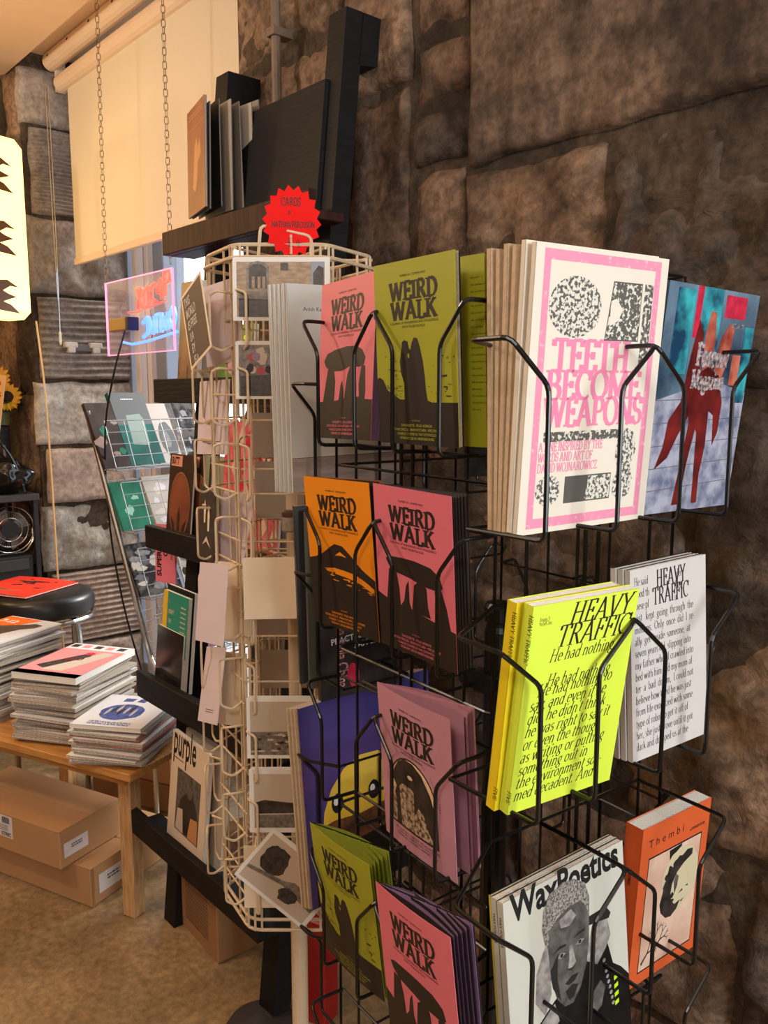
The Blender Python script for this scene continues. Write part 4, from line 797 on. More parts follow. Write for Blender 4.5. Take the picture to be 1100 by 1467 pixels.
def card(M, w, h, label, art=None, m=None, n=1, group=None, name='postcard', curl=0):
    for i in range(n):
        t = empty(name, M @ Matrix.Translation((.002*i, .0015*i, .0015*i)), label if i == 0 else ORD2[i]+' sheet tucked behind the '+label.split(',')[0], 'card', group)
        mb = MB(); mb.box((0,0,0),(w,.0008,h), m or PWHITE); o = mb.build('card_sheet', t)
        if curl: bendmesh(o, curl, w)
        if art and i == 0:
            mb = MB(); art(mb, w, h); o = mb.build('printed_picture', t)
            if curl: bendmesh(o, curl, w)
CS = mat('card_stock_cream', (236,218,190), .6); CL = mat('envelope_lilac_white', (214,200,206), .6); CB = mat('card_brown', (92,72,60), .6); CK = mat('card_charcoal', (62,54,48), .5)
FY = 1.345
def fc(px, py): return hY(px, py, FY)
card(pose(fc(334,459), 0, -4, 0), .150, .097, 'colour postcard of an arched stone house, top of the front column', c_house, n=2)
card(pose(fc(338,571), 0, -4, 0), .145, .090, 'colour postcard of a crowd with a red coat, second in the front column', c_crowd, n=2)
card(pose(hY(350,887,1.33), 0, -3, -1), .105, .100, 'blank cream card in the middle of the front column', m=CS, n=2)
card(pose(fc(354,1086), 0, -2, 0), .135, .105, 'grey postcard of a city skyline, below the blank cream card', c_city, n=3)
card(pose(fc(358,1192), 0, -2, 0), .130, .112, 'grey postcard of a park with railings and flat sky', c_park, n=3)
card(pose(fc(350,1300), 0, -3, 0), .130, .112, 'blank cream card behind the slipped diamond postcard', m=CS)
card(pose(hY(335,1252,1.325), 0, -4, 40), .150, .105, 'grey postcard of trees by a river, slipped round to a diamond', c_trees, n=2)
# backs of the cards on the far side, seen through the wires
for (x, y, ww, hh, lb) in ((366,742,.075,.10,'grey back of a card on the far side, above the middle platform'), (363,655,.085,.075,'grey card back high on the far side of the card rack'), (368,912,.085,.062,'buff card back on the far side behind the blank card'), (374,985,.085,.068,'buff card back on the far side above the skyline postcard')):
    card(pose(hY(x, y, 1.60), 0, 0, 0), ww+.02, hh+.01, lb, m=mat('card_back_grey', (176,164,150), .6))
# left front face: cards seen nearly edge on
mid, al, o = faces[5]; thl = math.degrees(math.atan2(al.y, al.x))
def side_card(u, v, z, w, h, lb, m, art=None, lean=0, roll=0, dth=0, curl=0, name='greeting_card', n=1):
    card(pose(mid+al*u+o*v+Vector((0,0,z)), thl+dth, lean, roll), w, h, lb, art, m, n, None, name, curl)
def a_words(mb, w, h):
    mb.poly([(.005,.005),(w-.005,.005),(w-.005,h-.005),(.005,h-.005)], CB, -.0002)
    for i, s in enumerate(['THIS', 'WORLD', 'IS FREE', 'UA', 'EY', 'IS it']): serif(mb, s, .010+.002*i, h-.026-i*.021, .015, PWHITE, y=-.0005, thick=.10, thin=.09, cond=.7, serifs=False, rot=-3)
def a_fig(mb, w, h):
    mb.poly([(0,0),(w,0),(w,h),(0,h)], CK, -.0002)
    for pts in ([(.3,.5),(.28,.72),(.34,.84),(.42,.72),(.40,.52)], [(.56,.42),(.54,.66),(.60,.80),(.68,.66),(.66,.44)], [(.25,.18),(.5,.34),(.8,.22),(.5,.27)]): mb.poly(sc(pts,w,h), CS, -.0004)
def a_lines(mb, w, h):
    for z in (.14,.17): mb.poly([(w*.35,h*z),(w*.75,h*z),(w*.75,h*z+.0009),(w*.35,h*z+.0009)], GD)
def fcard(loc, th, lean, roll, w, h, lb, m, art=None, curl=0, name='greeting_card'): card(pose(loc, th, lean, roll), w, h, lb, art, m, 1, None, name, curl)
fcard((-.322,1.419,1.539), -56.4, -2.1, -22, .0945, .133, 'brown card with white handwriting, top of the left side of the card rack', CS, a_words)
fcard((-.300,1.440,1.545), -38, -4, -8, .09, .135, 'pale envelope behind the brown handwriting card', CL, name='envelope')
fcard((-.345,1.545,1.391), -46, -6, -2, .098, .133, 'lilac grey envelope with two tiny printed lines, left side of the card rack', CL, a_lines, name='envelope')
fcard((-.350,1.555,1.203), -62, -2, 6, .0945, .133, 'charcoal card with pale drawn figures, left side of the card rack', CK, a_fig)
fcard((-.315,1.500,1.195), -40, -8, 8, .085, .140, 'curled pale envelope behind the charcoal figure card', CL, curl=.012, name='envelope')
fcard((-.322,1.385,1.085), -50, -9, -6, .0945, .133, 'tall folded lilac envelope on the left side below the charcoal card', CL, name='envelope')
fcard((-.295,1.420,1.075), -34, -5, -3, .085, .138, 'buff card standing behind the folded lilac envelope', CS)
fcard((-.338,1.452,.914), -60, -14, -14, .0945, .133, 'pale card with tiny line of print, lower left side of the card rack', CL, a_lines)
fcard((-.305,1.440,.915), -36, -6, -6, .085, .130, 'buff card behind the leaning pale card, lower left side', CS)
# little jar on the platform
jr = empty('jar', hY(414, 761, 1.43), 'small glass jar with brown lid standing on the card rack platform', 'jar')
mb = MB(); mb.lathe([(.010,0),(.0125,.003),(.0125,.022),(.011,.026)], mat('jar_grey_glass', (172,160,144), .3, var=.3, scale=200), 16); mb.build('body', jr)
mb = MB(); mb.lathe([(.012,.026),(.0125,.028),(.0125,.034),(.008,.037),(.001,.038)], mat('jar_lid_brown', (88,66,54), .4), 16); mb.build('lid', jr)
# ---------------------------------------------------------------- leaning ladder shelf of black wood
KL = .245/2.34; LEAN = -math.degrees(math.atan(KL))
LS = empty('ladder_shelf', P1, 'black stained wooden ladder shelf leaning on the wall between window and stone wall', 'shelf')
LS.rotation_euler = (0, 0, math.radians(THW))
def ls(a, d, z): return Vector((a, KL*z-d, z))                     # local: a along, d out of the leg plane
def quadbox(mb, pts8, m): mb.add(pts8, [(0,3,2,1),(4,5,6,7),(0,1,5,4),(1,2,6,5),(2,3,7,6),(3,0,4,7)], m)
for a0 in (0, .497):
    mb = MB(); a1 = a0+.062; quadbox(mb, [ls(a0,0,0), ls(a1,0,0), ls(a1,-.050,0), ls(a0,-.050,0), ls(a0,0,2.345), ls(a1,0,2.345), ls(a1,-.050,2.345), ls(a0,-.050,2.345)], WOODBLK)
    quadbox(mb, [ls(a0,-.045,2.23), ls(a1,-.045,2.23), ls(a1,-.10,2.24), ls(a0,-.10,2.24), ls(a0,-.045,2.345), ls(a1,-.045,2.345), ls(a1,-.10,2.345), ls(a0,-.10,2.345)], WOODBLK)
    mb.build('leg', LS)
TR = [(1.934,1.874), (1.541,1.477), (1.140,1.077), (.730,.655), (.333,.265)]
for k, (zt, zb) in enumerate(TR):
    m = WOODBRN if k == 0 else WOODBLK; dd = .085 if k else .13
    f = .075
    mb = MB(); mb.bbox((-.072, KL*zt-f-.022, zb), (.60, KL*zt-f, zt), m, bev=.002); mb.build('shelf_lip', LS)
    mb = MB(); mb.bbox((-.072, KL*zt-f, zb), (.60, KL*zt+.0, zb+.02), m, bev=.002); mb.build('shelf_board', LS)
mb = MB(); z0, z1 = 1.90, 2.20; quadbox(mb, [ls(.06,0.012,z0), ls(.515,0.012,z0), ls(.515,0,z0), ls(.06,0,z0), ls(.06,0.012,z1), ls(.515,0.012,z1), ls(.515,0,z1), ls(.06,0,z1)], WOODBLK); mb.build('back_panel', LS)
def shp(a, d, z, th=0, lean=None, roll=0): 
    p = P1+EW*a+NW*(KL*z-d)+Vector((0,0,z)); return pose(p, THW+th, LEAN if lean is None else lean, roll)
# top shelf: brown folder and grey ones, standing on end
BRC = mat('brown_folder_cover', (166,104,70), .5, rgb2=(128,74,50), scale=5); TANP = mat('tan_flame_print', (196,140,90), .5); GYF = mat('grey_folder', (128,118,108), .6); GYW = mat('pale_folder', (176,166,152), .6)
def a_fold(mb, w, h):
    mb.poly(sc([(.30,.25),(.38,.45),(.42,.62),(.55,.70),(.62,.60),(.72,.66),(.78,.52),(.60,.46),(.55,.30),(.45,.2)],w,h), TANP)
    for i in range(2): greek(mb, w*.1, w*.9, h*(.93-i*.03), .003, TANP, seed=i)
    mb.poly([(0,h*.80),(w,h*.80),(w,h*.803),(0,h*.803)], TANP)
bp = P1+EW*.000+NW*(KL*1.96-.060)+Vector((0,0,1.897))
booklet('folder', pose(hpl(270,313,bp,NW), -63, -1, 0), .17, .265, .006, BRC, 'brown folder with pale flame drawing, front of the top shelf', 'folder', art=a_fold, pages=GYF, back=GYF)
for i in range(6):
    pb = hpl(270,313,bp,NW)+Vector((.89,.45,0))*(.010+.014*i)+Vector((.012*i*.4,-.006*i,0))
    booklet('folder', pose(pb, -62+4*i, -1+i*.6, (-1)**i*1.2), .165, .255+.004*(i % 3), .003, [GYF, INKB, GYW, GYF, GYW, GYF][i], ['dark grey folder just behind the brown one on the top shelf','black folder in the bent row on the top shelf','pale bent folder in the middle of the top shelf row','grey bent folder right of the pale one on the top shelf','second pale folder near the board on the top shelf','last grey folder against the back board on the top shelf'][i], 'folder', 'folders on the top shelf', pages=GYF, back=GYF)
# second shelf
TB = mat('tan_photo_cover', (150,112,82), .4, rgb2=(96,68,50), scale=9); 
booklet('book', shp(-.03,.045,1.50,-6,-4,2), .13, .30, .02, TB, 'tan photo book on the second shelf under the neon sign side', 'book', art=cover_bits([mat('dark_brown_figure', (66,46,36), .4), TB], 5, 10))
booklet('book', shp(.10,.045,1.50,0,-4,0), .12, .22, .02, mat('grey_spine_cover', (110,104,104), .5), 'grey book in the middle of the second shelf', 'book')
booklet('book', shp(.19,.045,1.50,0,-4,0), .16, .17, .015, mat('bright_green_cover', (96,140,46), .5), 'short green book at the right of the second shelf', 'book', art=cover_bits([YEL, MAUVE], 2, 5))
# third shelf
BT = mat('dark_brown_magazine', (58,38,32), .35); FLE = mat('ochre_picture', (150,84,54), .4, rgb2=(96,48,34), scale=8); PKL = mat('peach_label', (222,150,130), .5); ARC = mat('tan_arch_line', (160,124,80), .5)
def a_butt(mb, w, h):
    mb.poly([(w*.06,h*.86),(w*.52,h*.86),(w*.52,h*.985),(w*.06,h*.985)], PKL, -.0003); sans(mb, 'BUTT', w*.09, h*.885, .0195, INKB, y=-.0006, bold=.045, sx=.72)
    arch = lambda k: [(w*(.5+.42*k*math.cos(a)), h*(.42+(.38*k)*math.sin(a))) for a in [2*math.pi*i/32 for i in range(32)]]
    mb.poly(arch(1.0), ARC, -.0003); mb.poly(arch(.975), FLE, -.0006); mb.poly(sc([(.46,.1),(.44,.3),(.5,.42),(.56,.3),(.54,.1)],w,h), BT, -.0009); mb.poly(sc([(.16,.28),(.32,.2),(.40,.06),(.25,.12)],w,h), BT, -.0009); mb.poly(sc([(.84,.28),(.68,.2),(.60,.06),(.75,.12)],w,h), BT, -.0009)
booklet('magazine', shp(-.035,.05,1.105,-4), .155, .235, .006, BT, 'dark brown magazine with peach title label and orange oval, on the third shelf', art=[('cover_artwork', a_butt)])
booklet('magazine', shp(.03,.035,1.105,-4), .155, .235, .006, BT, 'second dark brown magazine tucked right behind the peach labelled one', art=[('cover_artwork', a_butt)])
booklet('magazine', shp(.145,.045,1.105,0), .12, .24, .006, mat('green_painting_cover', (112,128,100), .5, rgb2=(150,150,130), scale=20), 'pale green painting cover on the third shelf behind the card rack')
PB = mat('pink_red_print', (222,112,116), .5, rgb2=(196,70,84), scale=26, contrast=(.42,.58))
def a_pinkbag(mb, w, h):
    for i in range(24): rr = random.Random(i+3); x, z = rr.uniform(.05,.9), rr.uniform(.05,.9); mb.poly(sc([(x,z),(x+.06,z+.10),(x+.12,z+.02),(x+.05,z-.05)],w,h), PCREAM if i % 2 else FRD, -.0004-.00001*i)
    for i in range(16): x = i/16; mb.poly([(w*x,h*.995),(w*(x+.03),h*1.015),(w*(x+.06),h*.995)], PB, 0)
booklet('magazine', shp(.26,.05,1.105,4,-5), .23, .33, .008, PB, 'pink and red patterned zine with zigzag top edge behind the card rack', 'zine', art=a_pinkbag)
# items below the third shelf
def a_super(mb, w, h): sans(mb, 'SUPER', w*.30, h*.10, .024, INKB, rot=90, bold=.04, sx=.8); sans(mb, 'OF', w*.62, h*.45, .024, INKB, rot=90, bold=.04, sx=.8); sans(mb, '001', w*.86, h*.40, .012, INKB, rot=90)
booklet('magazine', pose(hY(223,832,2.42), THW+4, -4, -4), .11, .17, .004, mat('rose_pink_cover', (222,116,140), .5), 'rose pink zine with sideways black lettering, seen under the third shelf', 'zine', art=a_super)
# fourth shelf
def a_hur(mb, w, h):
    mb.poly(sc([(0,0),(.18,0),(.18,1),(0,1)],w,h), mat('yellow_spine_band', (226,186,40), .5)); 
    for i, s in enumerate(['I', "DIDN'T", 'TRY']): sans(mb, s, w*.24, h*(.80-i*.16), .0115, PCREAM, sx=.62, bold=.02)
    for i in range(7): greek(mb, w*.72, w*.92, h*(.8-i*.08), .004, PCREAM, seed=i)
TG = mat('teal_green_cover', (38,140,122), .5)
booklet('book', shp(-.015,.055,.80,-2), .15, .165, .012, TG, 'teal green book with yellow spine band, behind the glossy black book', 'book', art=a_hur)
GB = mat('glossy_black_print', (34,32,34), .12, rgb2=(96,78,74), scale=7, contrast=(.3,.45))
booklet('book', shp(-.03,.060,.70,-2), .16, .165, .02, GB, 'glossy black picture book on the fourth shelf with reflections', 'book')
booklet('book', shp(-.035,.035,.70,-2), .165, .275, .012, INKB, 'tall black book behind the teal and glossy books on the fourth shelf', 'book', pages=PWHITE)
# bottom shelf
def a_pur(mb, w, h):
    sans(mb, 'purple', w*.05, h*.81, .082, INKB, bold=.02, sx=.46); greek(mb, w*.08, w*.34, h*.765, .004, INKB)
    mb.poly(sc([(.20,.14),(.84,.14),(.84,.70),(.20,.70)],w,h), SK1, -.0003); mb.poly(sc([(.34,.16),(.80,.15),(.78,.42),(.66,.52),(.62,.66),(.50,.66),(.46,.52),(.30,.42)],w,h), SK3, -.0005); mb.poly(sc(blob(.55,.58,.10,.09,10,3,.1),w,h), SK1, -.0007); mb.poly(sc([(.56,.15),(.82,.15),(.80,.36),(.62,.34)],w,h), TANP, -.0008); mb.poly(sc([(.22,.15),(.44,.15),(.40,.36),(.26,.34)],w,h), GP, -.0006)
booklet('magazine', shp(.085,.055,.300,-3), .215, .300, .012, mat('warm_white_cover', (226,206,184), .45), 'large pale fashion magazine with tall condensed black title, on the bottom shelf', art=a_pur, pages=PAPER)
booklet('magazine', shp(.12,.035,.300,-1), .22, .31, .014, GYW, 'thick grey edged magazine behind the pale fashion magazine', pages=PAPER)
# ---------------------------------------------------------------- acrylic neon sign
AC = mat('clear_acrylic', (235,215,235), .03, alpha=.16)
PE = mat('pink_lit_edge', (255,150,190), .3, emit=1.2); NR = mat('red_neon', (255,44,34), .3, emit=3.2); NB = mat('blue_neon', (50,110,255), .3, emit=4.5); NWt = mat('tube_glass_unlit', (60,40,90), .2)
ns = empty('neon_sign', W(-.832,0,1.635), 'clear acrylic panel with red and blue neon lettering hanging in the window', 'sign'); ns.rotation_euler = (0,0,math.radians(THW))
mb = MB(); mb.box((0,-.003,0), (.50,.003,.252), AC); mb.build('acrylic_panel', ns)
mb = MB()
for a, b in (((0,-.0035,0),(.50,.0035,.0025)), ((0,-.0035,.2495),(.50,.0035,.252)), ((0,-.0035,0),(.0025,.0035,.252)), ((.4975,-.0035,0),(.50,.0035,.252))): mb.box(a, b, PE)
mb.build('lit_edge', ns)
def nt_(pts, m, r=.0042, y=.016): mb = MB(); mb.tube([(x, y, z) for x, z in pts], r, m, 6, fil=.008); mb.build('neon_tube', ns)
# lettering read from behind: the strokes are mirrored
for k, x in enumerate((.215,.265,.315,.36,.415)):
    sh = [[(0,.0),(.03,.055),(0,.055),(.034,.0)], [(.03,.05),(.03,.0),(.0,.0),(.0,.04),(.03,.05)], [(.03,.05),(.0,.04),(.0,.01),(.03,.0)], [(.03,.0),(.03,.055),(.0,.02),(.025,.02)], [(.0,.0),(.0,.07),(.03,.065),(.03,.04),(.0,.035)]][k]
    nt_([(x+a*1.15, .150+b*1.15+.006*k) for a, b in sh], NR, .0072)
nt_([(.14,.143),(.20,.138),(.30,.148),(.42,.16)], NR, .003)
for k, x in enumerate((.25,.30,.345,.385,.43)):
    sh = [[(0,.04),(.03,.055),(.03,.01),(.0,.0)], [(0,.05),(.02,.0),(.03,.05)], [(0,.0),(.0,.05),(.03,.05),(.03,.0)], [(0,.05),(.01,.0),(.02,.04),(.03,.0),(.035,.05)], [(.0,.03),(.03,.06),(.04,.03),(.02,.0),(0,.03)]][k]
    nt_([(x+a*1.2, .055+b*1.15+.004*k) for a, b in sh], NB, .0072)
nt_([(.09,.045),(.16,.035),(.28,.04),(.49,.06)], NB, .0045)
for p in ([(.13,.155),(.10,.19),(.06,.16),(.08,.11),(.13,.09)], [(.0,.10),(.04,.085),(.11,.075)], [(.30,.14),(.32,.08),(.30,.05)], [(.40,.15),(.42,.09),(.45,.06)]): nt_(p, mat('black_cable_rubber', (16,14,16), .4), .0022, .02)
mb = MB(); mb.bbox((.115,-.045,.075), (.245,-.004,.118), mat('transformer_box_tan', (168,128,62), .5), bev=.004); mb.bbox((.245,-.045,.075), (.262,-.004,.118), INKB, bev=.002); mb.build('transformer_box', ns)
CAB = mat('black_cable_rubber', (16,14,16), .4)
mb = MB(); c0 = W(-.62,-.03,1.715); mb.tube([c0, W(-.64,-.06,1.6), W(-.70,-.08,1.42), W(-.72,-.08,1.25), W(-.70,-.08,1.0), W(-.66,-.06,.75), W(-.60,.0,.4), W(-.58,.1,.16)], .0035, CAB, 6, fil=.1); o = mb.build('power_cable', None, c0); tag(o, 'thin black power cable hanging down from the neon sign past the wire rack', 'cable')
def chain(name, A, B, label):
    A, B = Vector(A), Vector(B); d = (B-A); n = int(d.length/.0195); d.normalize(); u = EW.copy(); v = NW.copy(); mb = MB()
    for i in range(n):
        c = A+d*(.0195*(i+.5)); s = u if i % 2 else (u*.3+v*.95)
        mb.tube([c-d*.012+s*.0, c-d*.009+s*.0055, c+d*.009+s*.0055, c+d*.012, c+d*.009-s*.0055, c-d*.009-s*.0055], .0012, CHAINM, 4, closed=True)
    o = mb.build(name, None, A); tag(o, label, 'chain', None)
CHAINM = mat('chain_steel', (128,108,96), .35, metal=.9)
chain('chain', W(-.80,0,2.835), W(-.826,0,1.885), 'left steel link chain holding the neon sign from the ceiling'); chain('chain', W(-.335,0,2.835), W(-.342,0,1.885), 'right steel link chain holding the neon sign, close to the ladder shelf')
# clip bracket on the tooled stone
bk2 = empty('wall_bracket', W(-1.60,.21,1.70), 'small white twin clip bracket fixed to the ribbed stone beside the neon sign', 'bracket'); bk2.rotation_euler = (0,0,math.radians(THW+90))
WPL = mat('bracket_white_metal', (214,208,200), .35); GPL = mat('bracket_grey_plastic', (110,108,106), .5)
mb = MB(); mb.bbox((-.075,-.022,-.014), (.075,-.004,.016), GPL, bev=.003); mb.build('bar', bk2)
for s in (-.055,.055):
    mb = MB(); mb.bbox((s-.028,-.034,.0), (s+.028,-.002,.024), WPL, bev=.004); mb.bbox((s-.016,-.036,-.022), (s+.016,-.004,.004), WPL, bev=.004); mb.build('clip', bk2)
# ---------------------------------------------------------------- low table, magazine stacks, cartons
TT = -27.0; ca, sa = math.cos(math.radians(TT)), math.sin(math.radians(TT))
PINE = mat('oak_veneer', (206,152,84), .45, rgb2=(176,118,60), scale=10, stretch=(1,8,8), bump=.03); PLEG = mat('pale_pine_leg', (206,166,116), .5, rgb2=(176,132,86), scale=14, stretch=(8,8,1))
K = hz(186,1122,.445)
tb = empty('low_table', (K.x, K.y, 0), 'low oak table in front of the window carrying the magazine stacks', 'table'); tb.rotation_euler = (0,0,math.radians(TT))
mb = MB(); mb.bbox((-.80,0,.445),(.0,.46,.470), PINE, bev=.003); mb.build('table_top', tb)
mb = MB(); mb.box((-.73,.03,.415),(-.05,.045,.445), PINE); mb.box((-.73,.41,.415),(-.05,.425,.445), PINE); mb.build('apron', tb)
for x, y in ((-.094,.045), (-.74,.045), (-.094,.40), (-.74,.40)): mb = MB(); mb.bbox((x,y,0),(x+.046,y+.046,.445), PLEG, bev=.003); mb.build('leg', tb)
EG = mat('magazine_edges_grey', (186,172,156), .7, rgb2=(132,118,104), scale=150, stretch=(1,1,9)); SW = mat('cover_white', (226,226,228), .35); 
def a_blue(mb, w, h):
    P = lambda p, m, y=-.0004: mb.poly(sc(p,w,h), m, y)
    BLU = mat('blue_figure_print', (76,100,176), .4, rgb2=(40,52,110), scale=40); P(blob(.48,.46,.30,.25,22,3,.06), BLU); P([(.3,.78),(.44,.80),(.46,.90),(.30,.90)], BLU, -.0005); P([(.5,.80),(.62,.78),(.64,.90),(.52,.90)], BLU, -.0005)
    for i in range(7): P(blob(.28+.06*i,.46+.05*(i % 3),.02,.12,8,i,.2), [GP, INKB][i % 2], -.0006)
    for i in range(3): greek(mb, w*.2, w*.8, h*(.12-i*.035), .006, BLU, y=-.0005, seed=i)
def a_pnk(mb, w, h):
    P = lambda p, m, y=-.0004: mb.poly(sc(p,w,h), m, y); SAL = mat('salmon_pink_print', (222,140,140), .4)
    P([(0,.0),(1,.0),(1,.82),(0,.82)], SAL); P([(0,0),(1,0),(1,.10),(0,.10)], mat('pale_pattern', (226,196,186), .5, rgb2=(170,90,80), scale=180)); P([(.30,.15),(.62,.15),(.90,.75),(.70,.78)], GP, -.0006); P([(.12,.25),(.30,.18),(.62,.62),(.60,.74),(.46,.66)], GD, -.0008); P(blob(.55,.70,.07,.05,8,2,.2), FRD, -.0010); sans(mb, 'MO', w*.40, h*.42, .026, FR, y=-.0012, bold=.05, rot=30)
    for i in range(5): P([(.04+.19*i,.87),(.16+.19*i,.87),(.16+.19*i,.96),(.04+.19*i,.96)], [GD, SAL][i % 2], -.0006); 
def a_ora(mb, w, h):
    P = lambda p, m, y=-.0004: mb.poly(sc(p,w,h), m, y); P([(0,.62),(.0,.98),(.66,.98),(.45,.62)], mat('bright_orange_print', (248,120,40), .4)); P([(.1,.12),(.5,.1),(.62,.3),(.72,.6),(.86,.70),(.86,.82),(.70,.84),(.5,.72),(.2,.58),(0,.5),(0,.2)], mat('brown_grey_figure', (104,88,78), .4, var=.3), -.0006); P(blob(.2,.40,.06,.04,8,2,.2), TANP, -.0008)
    sans(mb, '7-12', w*.05, h*.76, .03, PWHITE, y=-.0008, bold=.04)
ORD = 'top second third fourth fifth sixth seventh eighth ninth tenth eleventh twelfth thirteenth fourteenth fifteenth sixteenth seventeenth eighteenth nineteenth twentieth twenty-first twenty-second twenty-third twenty-fourth twenty-fifth'.split()
def stack(topfn, quadpx, ztop, n, w, h, label_top, label_mid, group, th, seed, accents=()):
    """magazines lying flat: front-left corner of the top one at quadpx"""
    rr = random.Random(seed); z = .470; c0 = hz(quadpx[0], quadpx[1], ztop); tk = (ztop-.470)/n
    for i in range(n):
        t = tk*rr.uniform(.8,1.15) if i < n-1 else max(.004, ztop-z); t = min(t, ztop-z if i == n-1 else t)
        a = th+rr.uniform(-5,5)*(i < n-1); off = Vector((rr.uniform(-.012,.012), rr.uniform(-.012,.012), 0))*(i < n-1)
        M = Matrix.Translation(Vector((c0.x, c0.y, z+t))+off) @ Matrix.Rotation(math.radians(a), 4, 'Z') @ Matrix.Rotation(-math.pi/2, 4, 'X')
        cov = SW if i == n-1 else rr.choice([SW, GYW, GYF, PWHITE])
        if i in accents: cov = mat('scarlet_cover', (206,60,44), .4)
        if i == n-1: booklet('magazine', M, w, h, t-.0006, cov, label_top, group=group, art=topfn, pages=PWHITE, back=SW)
        else:
            mb = MB(); mb.box((0,0,0),(w,.0007,h), cov); mb.box((0,t-.0013,0),(w,t-.0006,h), cov); mb.box((.0008,.0007,.0008),(w-.001,t-.0013,h-.001), EG)
            for q in range(1, max(2, int(t/.003))): mb.box((.0004,q*.003,.0002),(w-.0004,q*.003+.0006,h-.0004), PWHITE)
            o = mb.build('magazine'); o.matrix_world = M; tag(o, ('red edged' if i in accents else 'pale edged')+' magazine, '+ORD[n-1-i]+' from the top of the '+label_mid, 'magazine', group)
        z += t
stack(a_ora, (-88,912), .725, 24, .235,.29, 'magazine with orange block and brown figure, top of the left stack', 'left stack under the orange block cover', 'left magazine stack', -25, 3)
stack(a_pnk, (16,961), .685, 21, .225,.30, 'magazine with salmon pink cover, top of the middle stack', 'middle stack under the pink cover', 'middle magazine stack', -17, 5)
stack(a_blue, (99,1036), .59, 14, .215,.235, 'white magazine with blue figure drawing, top of the right stack', 'right stack under the blue figure cover', 'right magazine stack', -11, 8, accents=(8, 10))
CARD = mat('brown_cardboard', (178,134,90), .75, var=.08, scale=5); CARD2 = mat('brown_cardboard_dark', (158,116,76), .8, var=.1, scale=5); LBL = mat('white_label', (212,206,204), .5); TAPE = mat('packing_tape', (150,108,66), .3)
def carton(P, th, w, d, h, m, label, arts=None, open_=False):
    b = empty('cardboard_box', P, label, 'box'); b.rotation_euler = (0,0,math.radians(th)); mb = MB(); mb.bbox((-w,0,0),(0,d,h-.002), m, bev=.004); mb.build('body', b)
    mb = MB(); mb.bbox((-w,-.001,h-.003),(0,d*.5-.001,h+.001), m, bev=.001); mb.bbox((-w,d*.5+.001,h-.003),(0,d+.001,h+.001), m, bev=.001); mb.build('flap', b)
    if arts: arts(b, w, d, h)
    return b
def side_label(b, y0, y1, z0, z1, txt):
    mb = MB(); mb.add([(.0008,y0,z0),(.0008,y1,z0),(.0008,y1,z1),(.0008,y0,z1)], [(0,1,2,3)], LBL); q = MB(); [greek(q, 0, (y1-y0)*.45, k*(z1-z0)*.16, (z1-z0)*.09, INKB, seed=k) for k in range(2)]
    mb.add([(.0014, y0+(y1-y0)*.3+v[0], (z0+z1)/2+v[2]) for v in q.v], q.f, GD); mb.build('paper_label', b)
k2 = hz(132,1301,0)
def l2(b, w, d, h): side_label(b, .03, .14, .03, .09, 'EYNSFORD'); mb = MB(); mb.box((.0005,.002,.0),(.0015,.012,h), TAPE); mb.build('tape', b)
carton(k2, -27.5, .62, .34, .122, CARD, 'long low cardboard box on the floor under the table', l2)
k1 = hz(87,1247,.124)
def l1(b, w, d, h):
    side_label(b, .015, .105, .03, .075, 'CAMERON')
    mb = MB(); mb.poly([(-.31,.045),(-.20,.045),(-.20,.115),(-.31,.115)], LBL, -.0008)
    for i in range(14): mb.poly([(-.245+i*.0024,.09),(-.2438+i*.0024,.09),(-.2438+i*.0024,.110),(-.245+i*.0024,.110)], INKB, -.0014)
    for i in range(4): greek(mb, -.30, -.22, .082-i*.005, .002, INKB, y=-.0014, seed=i)
    sans(mb, 'STRIC', -.25, .050, .012, INKB, y=-.0014, bold=.03); mb.build('shipping_label', b)
carton(k1+Vector((0,0,0)), -28, .50, .235, .118, CARD, 'cardboard box with shipping label stacked on the long low box', l1)
kb = hz(176,1235,0)+Vector((.47,.83,0))*.20
def l3(b, w, d, h): side_label(b, .04, .12, .12, .19, 'FRAGILE')
carton(hz(228,1195,.0)+Vector((.05,.12,0)), -25, .42, .30, .10, CARD2, 'flat cardboard box behind the table leg, near the window')
carton(hz(228,1195,.0)+Vector((.05,.13,.1025)), -25, .40, .28, .115, CARD, 'cardboard box stacked on the flat box behind the table leg', lambda b, w, d, h: side_label(b, .03, .12, .02, .09, 'ADDRESS'))
def lt(b, w, d, h):
    mb = MB()
    for i in range(16): greek(mb, -w+.03, -.05, .04+i*.010, .0045, GD, y=-.0008, seed=i)
    mb.build('printed_text', b)
carton(hz(312,1382,0), -52, .22, .22, .26, CARD2, 'brown carton with faint printed lines on the floor behind the card rack', lt)
# red poster roll standing low behind the white post
mb = MB(); p = hz(452,1460,0)+Vector((.01,.01,0)); mb.bbox((-.03,-.03,0),(.035,.03,.27), mat('deep_red_card', (140,16,16), .4), bev=.004); o = mb.build('red_box', None, None); o.location = p; o.rotation_euler = (0,0,math.radians(-30)); tag(o, 'deep red upright box on the floor behind the white post', 'box')
